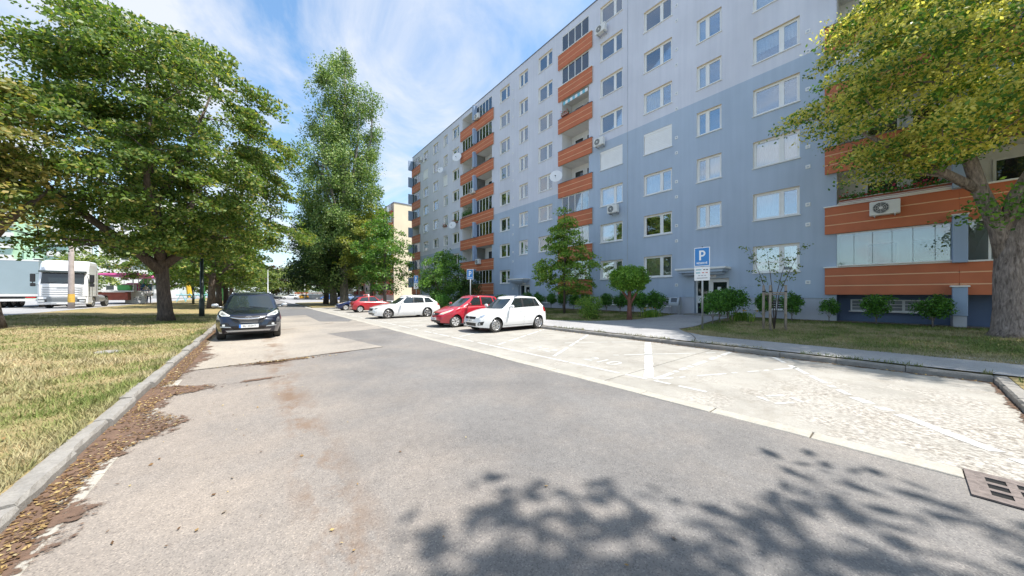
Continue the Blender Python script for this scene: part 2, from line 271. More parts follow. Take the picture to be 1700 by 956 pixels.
def littermat():
    m = mat('leaf_litter', (.135, .082, .055), .95, var=.45, vs=9, bump=.8, bs=60, fine=70); nt = m.node_tree; b = nt.nodes['Principled BSDF']
    n = noise(nt, 16, 8, rough=.72); n2 = noise(nt, 2.3, 4); f = madd(nt, madd(nt, n.outputs['Fac'], .6, 'MULTIPLY'), madd(nt, n2.outputs['Fac'], .4, 'MULTIPLY'))
    at_ = nt.nodes.new('ShaderNodeAttribute'); at_.attribute_name = 'cover'; f = madd(nt, f, madd(nt, at_.outputs['Fac'], .30, 'MULTIPLY')); nt.links.new(maprange(nt, f, .56, .62, 0, 1), b.inputs['Alpha']); return m
Mt = dict(
 road=asphalt('road_asphalt', (.158, .150, .145), (.205, .196, .189)),
 road_old=asphalt('road_worn', (.245, .222, .198), (.335, .305, .27), dust=(.37, .32, .26), spk=.6),
 road_new=asphalt('road_patch', (.135, .133, .135), (.17, .168, .17), dustw=.2, spk=.7),
 paving=asphalt('pavement_asphalt', (.30, .295, .298), (.38, .375, .372), dustw=0, spk=.55),
 street=asphalt('street_asphalt', (.27, .265, .27), (.34, .335, .335), dustw=0, spk=.4),
 pad=concrete_pad(),
 joint=mat('joint_dirt', (.09, .075, .055), .95, var=.4, vs=20),
 kerb=mat('kerb_concrete', (.25, .235, .215), .9, var=.22, vs=6, bump=.5, bs=60, fine=45),
 gutter=mat('gutter_concrete', (.37, .345, .30), .9, var=.16, vs=5, bump=.3, bs=60, fine=50),
 lawn=grassmat('lawn_soil', False, .44), lawn_r=grassmat('lawn_soil_right', False, .50),
 blade=grassmat('grass_blades', True, .49), blade_r=grassmat('grass_blades_right', True, .535),
 ground=mat('far_ground', (.16, .155, .12), .95, var=.3, vs=.1),
 paint=mat('road_paint', (.475, .475, .46), .8, var=.12, vs=6),
 upper=render_wall('facade_upper', (.635, .65, .725)), lower=render_wall('facade_lower', (.42, .50, .61)),
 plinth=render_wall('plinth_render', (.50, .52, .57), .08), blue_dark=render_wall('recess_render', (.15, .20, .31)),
 fin=render_wall('divider_blue', (.33, .42, .57)),
 orange=mat('orange_panel', (.52, .152, .066), .65, var=.09, vs=1.3, bump=.12, bs=30),
 groove=mat('pale_groove', (.80, .52, .32), .8, var=.06),
 white=mat('white_pvc', (.80, .80, .79), .4, var=.04, vs=3),
 reveal=mat('reveal_render', (.80, .79, .76), .85, var=.06), head=mat('head_render', (.72, .62, .47), .85, var=.08),
 log_wall=render_wall('loggia_white', (.76, .755, .74), .05),
 curtain=mat('curtain_white', (.78, .78, .76), .9, var=.08, vs=4), curtain2=mat('curtain_cream', (.66, .58, .42), .9, var=.1, vs=4), curtain3=mat('curtain_grey', (.32, .34, .36), .9, var=.15, vs=4),
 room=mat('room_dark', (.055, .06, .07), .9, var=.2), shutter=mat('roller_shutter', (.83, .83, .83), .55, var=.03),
 glass=glassmat('window_glass', (.86, .91, .93), .26), glass2=glassmat('balcony_glass', (.86, .92, .92), .12),
 coping=mat('coping_metal', (.20, .21, .24), .45, metal=.6, var=.05),
 metal=mat('galvanised', (.45, .47, .49), .5, metal=.7, var=.1), dark_metal=mat('dark_green_post', (.03, .045, .045), .5, var=.1), black=mat('black_plastic', (.018, .018, .02), .5, var=.1),
 iron=mat('cast_iron', (.17, .14, .13), .7, metal=.3, var=.3, vs=20, bump=.3), pit=mat('pit', (.006, .006, .006), 1, var=0),
 ac=mat('ac_white', (.72, .72, .70), .5, var=.05), acdark=mat('ac_grille', (.10, .11, .12), .6, var=.1),
 dish=mat('dish_white', (.82, .82, .82), .4, var=.03), sign_blue=mat('sign_blue', (.035, .22, .56), .4, var=.03), sign_white=mat('sign_white', (.85, .85, .85), .45, var=.02),
 ink=mat('sign_ink', (.05, .05, .06), .6, var=0), ink2=mat('sign_ink_teal', (.10, .42, .48), .6, var=0), ink3=mat('sign_ink_red', (.62, .2, .16), .6, var=0), ink4=mat('sign_ink_grey', (.45, .46, .5), .6, var=0),
 bark=barkmat('bark_brown', (.045, .035, .03), (.16, .125, .105)), bark2=barkmat('bark_linden', (.09, .068, .06), (.42, .345, .31), 9), bark3=barkmat('bark_grey', (.12, .105, .09), (.36, .32, .28)), bark_red=barkmat('bark_red', (.10, .045, .03), (.28, .13, .09), 12),
 stake=barkmat('stake_wood', (.24, .19, .15), (.48, .41, .34), 10),
 maple=leafmat('leaf_maple', [(0, (0.058, 0.111, 0.026)), (.45, (0.130, 0.215, 0.052)), (.8, (0.221, 0.305, 0.078)), (1, (0.442, 0.377, 0.111))], .5),
 maple_y=leafmat('leaf_maple_dry', [(0, (.10, .14, .04)), (.4, (.22, .24, .075)), (.75, (.36, .32, .11)), (1, (.44, .34, .13))], .45),
 poplar=leafmat('leaf_poplar', [(0, (0.077, 0.144, 0.043)), (.5, (0.162, 0.268, 0.077)), (.85, (0.287, 0.383, 0.124)), (1, (0.460, 0.499, 0.212))], .32),
 linden=leafmat('leaf_linden', [(0, (0.048, 0.120, 0.026)), (.5, (0.108, 0.239, 0.048)), (1, (0.217, 0.368, 0.064))], .4), flower_l=leafmat('linden_bracts', [(0, (.50, .47, .10)), (.5, (.70, .63, .17)), (1, (.82, .76, .30))], .55),
 hedge=leafmat('leaf_hedge', [(0, (0.036, 0.109, 0.021)), (.6, (0.090, 0.236, 0.036)), (1, (0.181, 0.399, 0.064))], .3), young=leafmat('leaf_young', [(0, (0.108, 0.225, 0.039)), (.6, (0.216, 0.371, 0.069)), (1, (0.431, 0.548, 0.117))], .45),
 dark_leaf=leafmat('leaf_dark', [(0, (0.017, 0.046, 0.014)), (.6, (0.043, 0.094, 0.023)), (1, (0.087, 0.145, 0.032))], .3), thuja=leafmat('leaf_thuja', [(0, (0.086, 0.209, 0.026)), (.6, (0.174, 0.348, 0.043)), (1, (0.295, 0.470, 0.070))], .3),
 yellow_leaf=leafmat('leaf_yellowish', [(0, (.14, .18, .03)), (.6, (.27, .30, .06)), (1, (.42, .42, .10))], .45), far_leaf=leafmat('leaf_far', [(0, (0.072, 0.131, 0.029)), (.5, (0.160, 0.232, 0.058)), (1, (0.319, 0.348, 0.102))], .35), copper=leafmat('leaf_copper', [(0, (.06, .03, .025)), (1, (.16, .07, .05))], .3),
 litter=littermat(), dryleaf=leafmat('dry_leaf', [(0, (.09, .05, .028)), (.45, (.19, .105, .05)), (.75, (.34, .22, .09)), (.92, (.46, .34, .15)), (1, (.55, .48, .30))], .2, .7),
 petal=leafmat('petal', [(0, (.6, .02, .03)), (.5, (.7, .05, .08)), (.8, (.75, .12, .35)), (1, (.8, .25, .4))], .3),
 beige=render_wall('far_beige', (.70, .60, .43)), rose=render_wall('far_rose', (.56, .44, .36)), red_panel=mat('far_red_panel', (.42, .09, .06), .7, var=.1), far_white=render_wall('far_white', (.68, .68, .66)), far_green=render_wall('far_green', (.45, .66, .46)),
 tyre=mat('tyre', (.045, .042, .038), .85, var=.3, vs=12), rim=mat('alloy', (.62, .62, .63), .3, metal=.75, var=.05), cap=mat('wheel_cover', (.66, .66, .65), .4, metal=.3, var=.05), brake=mat('brake_dark', (.05, .05, .05), .6, metal=.4, var=.2),
 under=mat('underbody', (.012, .012, .012), .9, var=0), lamp=mat('headlamp', (.62, .63, .60), .12, var=.25, vs=14, coat=1, spec=.8), lamp_in=mat('lamp_inner', (.75, .76, .78), .15, metal=.8, var=.1), tail=mat('tail_lamp', (.45, .012, .015), .15, var=.15, vs=20, coat=1), chrome=mat('chrome', (.75, .76, .78), .12, metal=1, var=0), amber=mat('amber_lamp', (.75, .52, .30), .2, var=.1, coat=1),
 silver=mat('silver_trim', (.45, .46, .47), .35, metal=.6, var=.05), plate=mat('number_plate', (.78, .78, .76), .5, var=.02), eu=mat('plate_blue', (.05, .2, .6), .5, var=0), seam=mat('panel_gap', (.03, .03, .03), .8, var=0),
 pink=mat('pink_awning', (.75, .12, .38), .7, var=.08), gr_arm=mat('green_arm', (.16, .55, .16), .5, var=.1), yel_arm=mat('yellow_arm', (.72, .45, .04), .5, var=.1), cyan=mat('cyan_frame', (.18, .50, .62), .5, var=.1), red_box=mat('red_box', (.36, .09, .06), .6, var=.15), tarp=mat('grey_tarp', (.27, .34, .37), .6, var=.06, vs=.8, bump=.2, bs=3),
 conc_pole=mat('concrete_pole', (.35, .30, .28), .9, var=.15, vs=3), yel_band=mat('yellow_band', (.62, .38, .07), .7, var=.2, vs=8), skin=mat('skin', (.55, .36, .27), .6, var=.04), jeans=mat('jeans', (.07, .13, .28), .9, var=.1), shirt=mat('shirt', (.62, .62, .64), .9, var=.08), hairm=mat('hair', (.05, .035, .025), .8, var=.1), cloth=mat('white_cloth', (.8, .8, .8), .8, var=.05),
)
def paint(name, col, metal=0.0, rough=.28):
    m = mat(name, col, rough, metal=metal, var=.05, vs=1.5, coat=1, spec=.5); return m
def carglass():
    m, nt, b = newmat('car_glass'); b.inputs['Base Color'].default_value = (.018, .026, .028, 1); b.inputs['Roughness'].default_value = .03; b.inputs['Specular IOR Level'].default_value = 1.0; return m
Mt['carglass'] = carglass()

# ------------------------------------------------------------------ the setting: ground, road, parking, pavements
rng = np.random.default_rng(11)
def g(X, Y=0):
    if X < -1.4: return .12+.04*min(8.6, -1.4-X)
    if X < 10.4: return 0.0
    return .13+.022*min(X-10.4, 10.5)
def struct(o, label=None): o['kind'] = 'structure'; (label and o.__setitem__('label', label)); return o
def sheet(name, pts, m, dz=0, parent=None):
    return MB().poly([(x, y, g(x, y)+dz) for x, y in pts]).build(name, m, parent)
struct(MB().quad((-1500, -1500, -.08), (1500, -1500, -.08), (1500, 1500, -.08), (-1500, 1500, -.08)).build('ground', Mt['ground']), 'dry ground reaching to the horizon')
road = struct(MB().quad((-1.42, -12, 0), (4.80, -12, 0), (4.80, 150, 0), (-1.42, 150, 0)).build('road', Mt['road']), 'grey asphalt service road with dusty left edge')
def grid_sheet(name, x0, x1, nx, y0, y1, ny, m, amp=.015, dz=0, seed=0):
    xs = np.linspace(x0, x1, nx); ys = np.linspace(y0, y1, ny); r = np.random.default_rng(seed)
    X, Y = np.meshgrid(xs, ys); Z = np.vectorize(g)(X, Y)+dz+r.normal(0, amp, X.shape)
    v = np.stack([X, Y, Z], -1).reshape(-1, 3); i = np.arange(nx*ny).reshape(ny, nx)
    q = np.stack([i[:-1, :-1], i[:-1, 1:], i[1:, 1:], i[1:, :-1]], -1).reshape(-1, 4)
    return struct(inst(name, npmesh(name, v, q, m, smooth=True)))
tagl = grid_sheet('lawn', -10.3, -1.45, 30, -6, 150, 260, Mt['lawn'], .005, -.014, 1); tagl['label'] = 'dry yellowed verge lawn left of the road'
tagl = grid_sheet('lawn', 10.49, 21.2, 24, -14, 60, 140, Mt['lawn_r'], .004, -.014, 2); tagl['label'] = 'green and straw lawn in front of the blue block'
struct(MB().quad((-60, -20, .455), (-10.25, -20, .455), (-10.25, 260, .455), (-60, 260, .455)).build('street', Mt['street']), 'pale street with parked trucks beyond the verge')
struct(MB().quad((5.0, 46, -.004), (60, 46, -.004), (60, 160, -.004), (5.0, 160, -.004)).build('car_park', Mt['street']), 'far car park beyond the poplar')
isl = struct(MB().prism([(5.3, 43, .09), (10.2, 43.2, .10), (20, 43.2, .2), (20, 68, .2), (9, 69, .1), (5.6, 66, .09)], .12).build('grass_island', Mt['lawn']), 'dry grass island under the poplar')
struct(MB().poly([(5.0, -1.16, .10), (10.5, -1.16, .12), (10.5, -14, .12), (5.0, -14, .10)]).build('lawn_corner', Mt['lawn']), 'straw-dry lawn corner beside the parking bay end')
# asphalt patches
struct(sheet('road_worn_patch', [(-1.2, 9.35), (-.2, 9.45), (.5, 9.55), (3.06, 9.95), (2.30, 14.7), (4.79, 15.4), (4.79, 21.5), (4.3, 20.3), (3.0, 21.4), (3.1, 28.6), (1.2, 27.8), (-1.2, 28)], Mt['road_old'], .004), 'pale worn patch of older asphalt in the road')
struct(sheet('road_dark_patch', [(3.0, 21.6), (4.3, 20.5), (4.79, 21.7), (4.79, 40), (.2, 41), (-1.2, 40), (-1.2, 28.2), (1.2, 28.0), (3.1, 28.9)], Mt['road_new'], .004), 'dark newer asphalt patch farther along the road')
crk = MB()
xs = np.linspace(-1.1, 3.06, 40)
for i in range(39):
    y0 = np.interp(xs[i], [-1.2, .5, 3.06], [9.35, 9.55, 9.95])+random.uniform(-.02, .02); y1 = np.interp(xs[i+1], [-1.2, .5, 3.06], [9.35, 9.55, 9.95])
    w = .012+.02*random.random(); crk.quad((xs[i], y0-w, .009), (xs[i+1], y1-w, .009), (xs[i+1], y1+w, .009), (xs[i], y0+w, .009))
tag(crk.build('crack', Mt['joint'], road), 'dirt-filled crack across the road')
# parking pad: slabs with open joints
padbed = struct(MB().quad((4.79, -1.02, -.03), (10.36, -1.02, -.03), (10.36, 46, -.03), (4.79, 46, -.03)).build('parking_pad', Mt['joint']), 'pale concrete parking pad')
ys = [-1.0, 3.5, 9.5, 15.5, 21.5, 27.5, 33.5, 39.5, 45.5]
for a, b in zip(ys[:-1], ys[1:]):
    MB().cbox(5.03, 10.345, a+.011, b-.011, -.02, .004, .004).build('slab', Mt['pad'], padbed)
edge = struct(MB().quad((4.78, -.35, -.006), (5.03, -.35, -.006), (5.03, 46, -.006), (4.78, 46, -.006)).build('edging_strip', Mt['joint']), 'row of flush pale edging stones between road and parking')
stone_me = MB().cbox(-.115, .115, -.493, .493, -.05, .0, .008).mesh('edging_stone', Mt['gutter'])
for k in range(46):
    inst('edging_stone', stone_me, edge, (4.905+random.uniform(-.006, .006), .17+k*1.0, .012+random.uniform(-.003, .004)), (random.uniform(-.006, .006), random.uniform(-.01, .01), random.uniform(-.008, .008)))
# kerbs
def kerb(name, label, stones):
    k = empty(name, stones[0][0]); k['kind'] = 'structure'; k['label'] = label
    for (p, rz, ln) in stones:
        q = Vector(p)-Vector(stones[0][0])
        inst('kerb_stone', kme[random.randrange(3)], k, q, (random.uniform(-.012, .012), random.uniform(-.03, .03), rz+random.uniform(-.012, .012)), (1, ln, 1))
    return k
kme = []
for s in range(3):
    r = random.Random(s); mb = MB(); rings = []
    for i in range(9):
        y = -.495+.99*i/8; j = lambda a: r.uniform(-a, a)
        rings.append([(-.075, y, -.2), (.075, y, -.2), (.075+j(.004), y, .085+j(.006)), (.055+j(.008), y, .118+j(.006)), (-.02, y, .12+j(.005)), (-.075, y, .118+j(.004))])
    mb.loft(rings); kme.append(fixn(mb.mesh('kerb_stone', Mt['kerb'])))
kerb('kerb_left', 'weathered concrete kerb along the left verge', [((-1.385+random.uniform(-.03, .025), -1.5+k, random.uniform(-.025, .012)), 0, 1) for k in range(70)])
kerb('kerb_right', 'concrete kerb between parking bays and pavement', [((10.42, -.5+k, .0), math.pi, 1) for k in range(46)])
kerb('kerb_end', 'concrete kerb closing the near end of the parking bays', [((10.0-k, -1.08, -.005), math.pi/2, 1) for k in range(5)])
gut = struct(MB().quad((-1.32, -3, -.004), (-1.02, -3, -.004), (-1.02, 9, -.004), (-1.32, 9, -.004)).build('gutter', Mt['joint']), 'pale gutter slabs along the left kerb')
gme = MB().cbox(-.14, .14, -.49, .49, -.05, .0, .006).mesh('gutter_slab', Mt['gutter'])
for k in range(11): inst('gutter_slab', gme, gut, (-1.165, -2+k, .008+random.uniform(-.001, .002)), (0, random.uniform(-.008, .008), random.uniform(-.01, .01)))
# pavement and entrance paths on the right
pave = struct(sheet('pavement', [(10.50, -14), (12.75, -14), (12.7, -1.6), (12.0, .9), (12.05, 4.4), (12.6, 5.25), (13.3, 5.75), (14.5, 5.62), (17.0, 5.9), (20.6, 5.95), (20.6, 8.9), (17.8, 8.9), (16.0, 8.95), (14.6, 9.4), (13.4, 10.4), (12.6, 12.0), (12.3, 22), (13.5, 23.4), (20.6, 23.6), (20.6, 25.6), (13.5, 25.7), (12.3, 27), (12.3, 60), (10.50, 60)], Mt['paving'], .012), 'grey asphalt pavement and entrance path before the block')
cr = MB()
pts = [(10.6, 4.1), (11.2, 4.3), (11.8, 4.62), (12.3, 4.95), (12.6, 5.2)]
for (a, b), (c, d) in zip(pts[:-1], pts[1:]): cr.quad((a, b, g(a)+.018), (c, d, g(c)+.018), (c, d+.03, g(c)+.018), (a, b+.03, g(a)+.018))
cr.build('crack', Mt['joint'], pave)
struct(MB().quad((20.25, -6, .36), (20.9, -6, .36), (20.9, 53, .36), (20.25, 53, .36)).build('soil_strip', mat('bed_soil', (.13, .075, .05), .95, var=.3, vs=6)), 'strip of brown soil at the foot of the block')
# painted parking marks: worn strips
def stripe(a, b, w, m, parent, z=.0078, wear=0.2, seed=0):
    r = random.Random(seed); a = Vector((*a, z)); b = Vector((*b, z)); L = (b-a).length; n = max(3, int(L/.14)); d = (b-a)/n; nn = Vector((-d.y, d.x, 0)).normalized()*w/2; mb = MB()
    for i in range(n):
        if r.random() < wear: continue
        p = a+d*i; q = a+d*(i+1); s = [r.uniform(.75, 1.05) for _ in range(4)]
        mb.quad(p-nn*s[0], q-nn*s[1], q+nn*s[2], p+nn*s[3])
    return mb.build('bay_line', m, parent)
mk = struct(MB().quad((5.70, 5.0, .0072), (5.78, 5.0, .0072), (5.78, 8.2, .0072), (5.70, 8.2, .0072)).build('parking_marks', Mt['paint']), 'worn white parking bay lines on the concrete')
stripe((5.74, 1.9), (5.74, 4.95), .09, Mt['paint'], mk, wear=.35, seed=1); stripe((5.74, 8.3), (5.72, 33), .09, Mt['paint'], mk, wear=.22, seed=2)
stripe((10.2, 5.4), (5.85, 3.07), .2, Mt['paint'], mk, wear=.02, seed=3)
for i, y in enumerate((5.69, 8.1, 10.5, 12.9, 15.3, 17.7, 20.1, 22.5, 25)): stripe((10.2, y+2.15), (6.0, y), .09, Mt['paint'], mk, wear=.12+.02*i, seed=10+i)
stripe((10.2, 3.02), (5.85, 2.96), .11, Mt['paint'], mk, wear=.2, seed=4); stripe((10.2, 2.1), (7.2, .5), .10, Mt['paint'], mk, wear=.15, seed=5); stripe((7.2, .5), (5.5, -.85), .16, Mt['paint'], mk, wear=.3, seed=6)
stripe((9.75, 3.25), (7.3, 4.8), .07, Mt['paint'], mk, wear=.1, seed=7); stripe((10.1, 5.6), (7.9, 7.0), .07, Mt['paint'], mk, wear=.2, seed=8); stripe((5.95, 2.9), (9.3, 1.4), .07, Mt['paint'], mk, wear=.25, seed=9)
for (a, b), (c, d) in (((6.1, 1.45), (6.5, 1.2)), ((6.5, 1.2), (6.3, .95)), ((6.3, .95), (5.9, 1.2)), ((5.9, 1.2), (6.1, 1.45))): stripe((a, b), (c, d), .06, Mt['paint'], mk, wear=.1, seed=31)
for t, (x, y) in (('212', (6.5, 6.6)), ('210', (6.45, 4.55))):
    me = text_mesh(t, .62, Mt['paint']); inst('bay_number', me, mk, (x, y, .0075), (0, 0, R(-90)))
# leaf litter
lit = MB(); cover = []; yy = np.arange(.2, 22, .07); prev = None; rr = random.Random(5); wv = 0
for y in yy:
    wv += rr.uniform(-.035, .035); wv = max(-.09, min(.13, wv))
    e = -1.0+wv+.42*math.exp(-((y-5.7)/.55)**2)+.85*math.exp(-((y-7.55)/.28)**2)+.25*math.exp(-((y-3.6)/.4)**2)+.25*math.exp(-((y-11.2)/.5)**2)
    if y > 13.4: e = min(e, -1.12)
    cur = (y, e+rr.uniform(-.03, .03))
    if prev:
        lit.quad((-1.33, prev[0], .0155), (prev[1], prev[0], .0125), (cur[1], cur[0], .0125), (-1.33, cur[0], .0155)); cover += [1, .05, .05, 1]
    prev = cur
def blob(mb, cx, cy, rx, ry, z, rot=0, n=26, seed=0):
    r = random.Random(seed); pts = []
    for k in range(n):
        t = 2*math.pi*k/n; s = r.uniform(.6, 1.1); x = rx*s*math.cos(t); y = ry*s*math.sin(t)
        pts.append((cx+x*math.cos(rot)-y*math.sin(rot), cy+x*math.sin(rot)+y*math.cos(rot), z))
    c = len(mb.v); mb.add([(cx, cy, z)]+pts, [(0, i+1, (i+1) % n+1) for i in range(n)]); cover.extend([.75]+[0]*n)
for i, (x, y, a, b, ro) in enumerate([(.55, 9.4, 1.1, .2, .1), (.35, 9.2, .5, .22, 0), (.1, 7.6, .6, .12, .05), (1.9, 9.75, .6, .08, .12), (1.2, 17.6, .8, .1, 0), (3.2, 19.8, .5, .16, .3)]): blob(lit, x, y, a, b, .0118 if x < 4 else .0175, ro, seed=i)
for k in range(60): blob(lit, 10.31-.05*random.random(), -.9+k*.12, .07, .10, .0122, 0, 10, 100+k)
for k in range(40): blob(lit, 10.2-.11*k, -.97, .09, .045+.05*random.random(), .0122, 0, 10, 200+k)
lo_ = lit.build('leaf_litter', Mt['litter']); ca = lo_.data.attributes.new('cover', 'FLOAT', 'POINT'); ca.data.foreach_set('value', cover)
tag(lo_, 'brown rotting leaf litter gathered along the kerbs', 'litter', kind='stuff')
def scatter_leaves(n, fn, size, seed):
    r = np.random.default_rng(seed); P = np.array([fn(r) for _ in range(n)]); a = r.uniform(0, 6.28, n); l = size*r.uniform(.5, 1.3, n); w = l*r.uniform(.35, .7, n)
    t = np.stack([np.cos(a), np.sin(a), r.normal(0, .18, n)], -1); b = np.stack([-np.sin(a), np.cos(a), r.normal(0, .25, n)], -1)
    P[:, 2] += .008
    return np.stack([P-t*l[:, None]/2, P+b*w[:, None]/2, P+t*l[:, None]/2, P-b*w[:, None]/2], 1).reshape(-1, 3)
def f_kerb(r):
    y = .4+20*r.random()**2.0; e = .22+.4*math.exp(-((y-5.7)/.55)**2)+.6*math.exp(-((y-7.5)/.3)**2); return (-1.31+e*r.random()**.8, y, .016)
def f_road(r): y = .8+16*r.random()**1.5; return (-1+abs(r.normal(0, 1.1)), y, .004)
def f_lawn(r): y = 1+18*r.random()**1.5; x = -1.5-4*r.random()**1.7; return (x, y, g(x)+.02)
def f_r(r): return (10.3-.12*r.random(), -1+13*r.random(), .012)
def f_pud(r): return (.6+r.normal(0, .5), 9.4+r.normal(0, .07), .012)
V = np.concatenate([scatter_leaves(7000, f_kerb, .034, 1), scatter_leaves(220, f_road, .034, 2), scatter_leaves(220, f_lawn, .07, 3), scatter_leaves(500, f_r, .05, 4), scatter_leaves(160, f_pud, .06, 5)])
tag(inst('fallen_leaves', npmesh('fallen_leaves', V, np.arange(len(V)).reshape(-1, 4), Mt['dryleaf'])), 'small yellow and brown fallen leaves strewn on road edge', 'leaves', kind='stuff')
# grass blades
def blades(n, fn, hmin, hmax, wd, seed):
    r = np.random.default_rng(seed); P = np.array([fn(r) for _ in range(n)]); d = np.hypot(P[:, 0], P[:, 1]); a = r.uniform(0, 6.28, n); h = r.uniform(hmin, hmax, n)*r.uniform(.6, 1.3, n)
    w = (wd+.0011*d)*r.uniform(.7, 1.4, n); t = np.stack([np.cos(a), np.sin(a), 0*a], -1); ln = r.normal(0, .45, (n, 2))*h[:, None]
    tip = P+np.concatenate([ln, h[:, None]], 1)
    return np.stack([P-t*w[:, None]/2, P+t*w[:, None]/2, tip], 1).reshape(-1, 3)
cl = rng.uniform(0, 1, (400, 2))
def f_gl(r):
    y = .3+30*r.random()**1.8; x = -1.46-8.6*r.random()**1.15; return (x, y, g(x)-.015)
def f_edge(r): y = .4+26*r.random()**1.4; x = -1.47-.25*r.random()**2; return (x, y, g(x)-.015)
tuft = [(-1.6-3*rng.random(), 2+12*rng.random()) for _ in range(130)]
def f_tuft(r):
    c = tuft[int(r.integers(len(tuft)))]; x = min(-1.48, c[0]+r.normal(0, .16)); return (x, c[1]+r.normal(0, .2), g(x)-.01)
def f_near(r): y = .3+8*r.random()**1.2; x = -1.46-(1.2+.5*y)*r.random(); return (x, y, g(x)-.015)
V = np.concatenate([blades(45000, f_near, .025, .065, .0035, 9), blades(110000, f_gl, .025, .06, .0035, 1), blades(9000, f_edge, .04, .12, .004, 2), blades(12000, f_tuft, .05, .12, .004, 3)])
tag(inst('verge_grass', npmesh('verge_grass', V, np.arange(len(V)).reshape(-1, 3), Mt['blade'], 3)), 'straw-dry and green grass on the left verge', 'grass', kind='stuff')
def in_right(x, y):
    if y < 5.6: e = 12.75 if y < -1.6 else (12.0 if y < 4.2 else 12.0+(y-4.2)*.95); return x > e and x < 20.5
    if 8.95 < y < 10.4: return x > 17-(y-8.95)*2.4 and x < 20.5
    return y >= 10.4 and x > max(12.35, 13.4-(y-10.4)*.5) and x < 20.5 and not 23.3 < y < 25.8
def f_gr(r):
    while 1:
        y = -4+26*r.random()**1.3; x = 12+8.5*r.random()
        if in_right(x, y): return (x, y, g(x)-.015)
def f_gr2(r):
    while 1:
        y = -3+8*r.random(); x = 11.95+1.2*r.random()**2
        if in_right(x, y): return (x, y, g(x)-.015)
def f_gr3(r): y = -1+11*r.random()**1.2; c = math.sin(y*2.3)+math.sin(y*5.1+1); return (10.5+.14*r.random()*(1 if c > .2 else .3), y, .125) if c > -.6 else (10.5, -3, .1)
def f_gr4(r): x = 6+4.3*r.random(); y = -1.2-2*r.random(); return (x, y, .11)
V = np.concatenate([blades(70000, f_gr, .03, .08, .004, 4), blades(4000, f_gr2, .03, .09, .004, 5), blades(1600, f_gr3, .03, .10, .004, 6), blades(9000, f_gr4, .03, .08, .004, 8)])
Vd = blades(14000, f_gr2, .03, .08, .004, 15); tag(inst('straw_grass', npmesh('straw_grass', Vd, np.arange(len(Vd)).reshape(-1, 3), grassmat('grass_straw', True, .40), 3)), 'pale straw-dry grass along the pavement edge', 'grass', kind='stuff')
tag(inst('lawn_grass', npmesh('lawn_grass', V, np.arange(len(V)).reshape(-1, 3), Mt['blade_r'], 3)), 'short green and straw grass before the blue block', 'grass', kind='stuff')
def f_is(r): return (5.6+8*r.random(), 43.3+24*r.random(), .09)
# drain grate
dg = empty('drain_grate', (4.72, -.63, .006), 0, 'rusty square cast iron drain grate at the edge of the road', 'drain')
mb = MB(); mb.box(-.30, .30, -.30, -.25, 0, .012).box(-.30, .30, .25, .30, 0, .012).box(-.30, -.25, -.25, .25, 0, .012).box(.25, .30, -.25, .25, 0, .012); mb.build('frame', Mt['iron'], dg)
for k in range(4): MB().box(-.25, .25, -.25+.15*k, -.25+.15*k+.05, 0, .010).build('bar', Mt['iron'], dg)
for k in range(4): MB().box(-.25+.15*k, -.25+.15*k+.05, -.25, .25, .001, .0112).build('cross_bar', Mt['iron'], dg)
MB().quad((-.3, -.3, .0005), (.3, -.3, .0005), (.3, .3, .0005), (-.3, .3, .0005)).build('pit', Mt['pit'], dg)
st = MB()
st.lathe([(.02, .0), (.20, .005), (.17, .05), (.09, .075), (.01, .08)], 12); o = st.build('flat_stone', Mt['kerb'], None, (-2.72, 12.25, g(-2.72)), (0, .05, .4)); o.scale = (1.3, .8, .7); tag(o, 'flat pale grey stone lying in the dry verge grass', 'stone')

# ------------------------------------------------------------------ the blue apartment block
D = 20.9; FL = 2.8; SILL = 2.72; WH = 1.42; TOP = 24.55; Y0, Y1 = -5.35, 52.4; DEPTH = 12.0
block = empty('apartment_block', (D, 0, 0), 0, 'long eight-storey apartment block in two blues with orange balconies', 'building')
# window columns: (left y, right y, split as share of the +y pane, first floor, last floor)
cols = [(47.95, 46.2, .6), (44.45, 42.75, .6), (41.1, 39.9, .4), (38.5, 36.75, .6),
        (27.85, 26.15, .62), (24.6, 23.3, .45), (21.8, 20.0, .62),
        (14.9, 12.98, .64), (11.35, 9.45, .62), (7.98, 6.66, .42), (5.17, 3.28, .62)]
DOORS = [(8.12, 6.28), (24.75, 23.05)]
stacks = dict(D=(52.4, 49.1, False), A=(36.2, 28.95, True), B=(19.2, 15.6, False), Cc=(2.38, -4.95, True))
holes = []; wins = []
for ci, (a, b, sp) in enumerate(cols):
    for n in range(8):
        if n == 0 and ci in (2, 5, 9): continue
        z = SILL+FL*n; holes.append((b, a, z, z+WH)); wins.append((ci, n, (a+b)/2, a-b, sp, z))
for a, b in DOORS: holes.append((b, a, .40, 2.52))
BW = []                                             # basement windows in the plinth
for (a, b) in ((5.1, 3.3), (11.3, 9.5), (14.8, 13.0), (17.6, 16.2), (21.6, 20.2), (27.6, 26.2)): holes.append((b, a, .80, 1.32)); BW.append((b, a))
bal_in = {}
for k, (a, b, dbl) in stacks.items():
    lo = .36 if k == 'Cc' else 1.65
    aa, bb = (a-.38, b+.38) if k != 'D' else (a-.02, b+.38)
    bal_in[k] = (aa, bb); holes.append((bb, aa, lo, 1.57+FL*8))
def split_z(y):
    return 13.25 if y < 17.4 else (10.45 if y < 32.6 else 7.65)
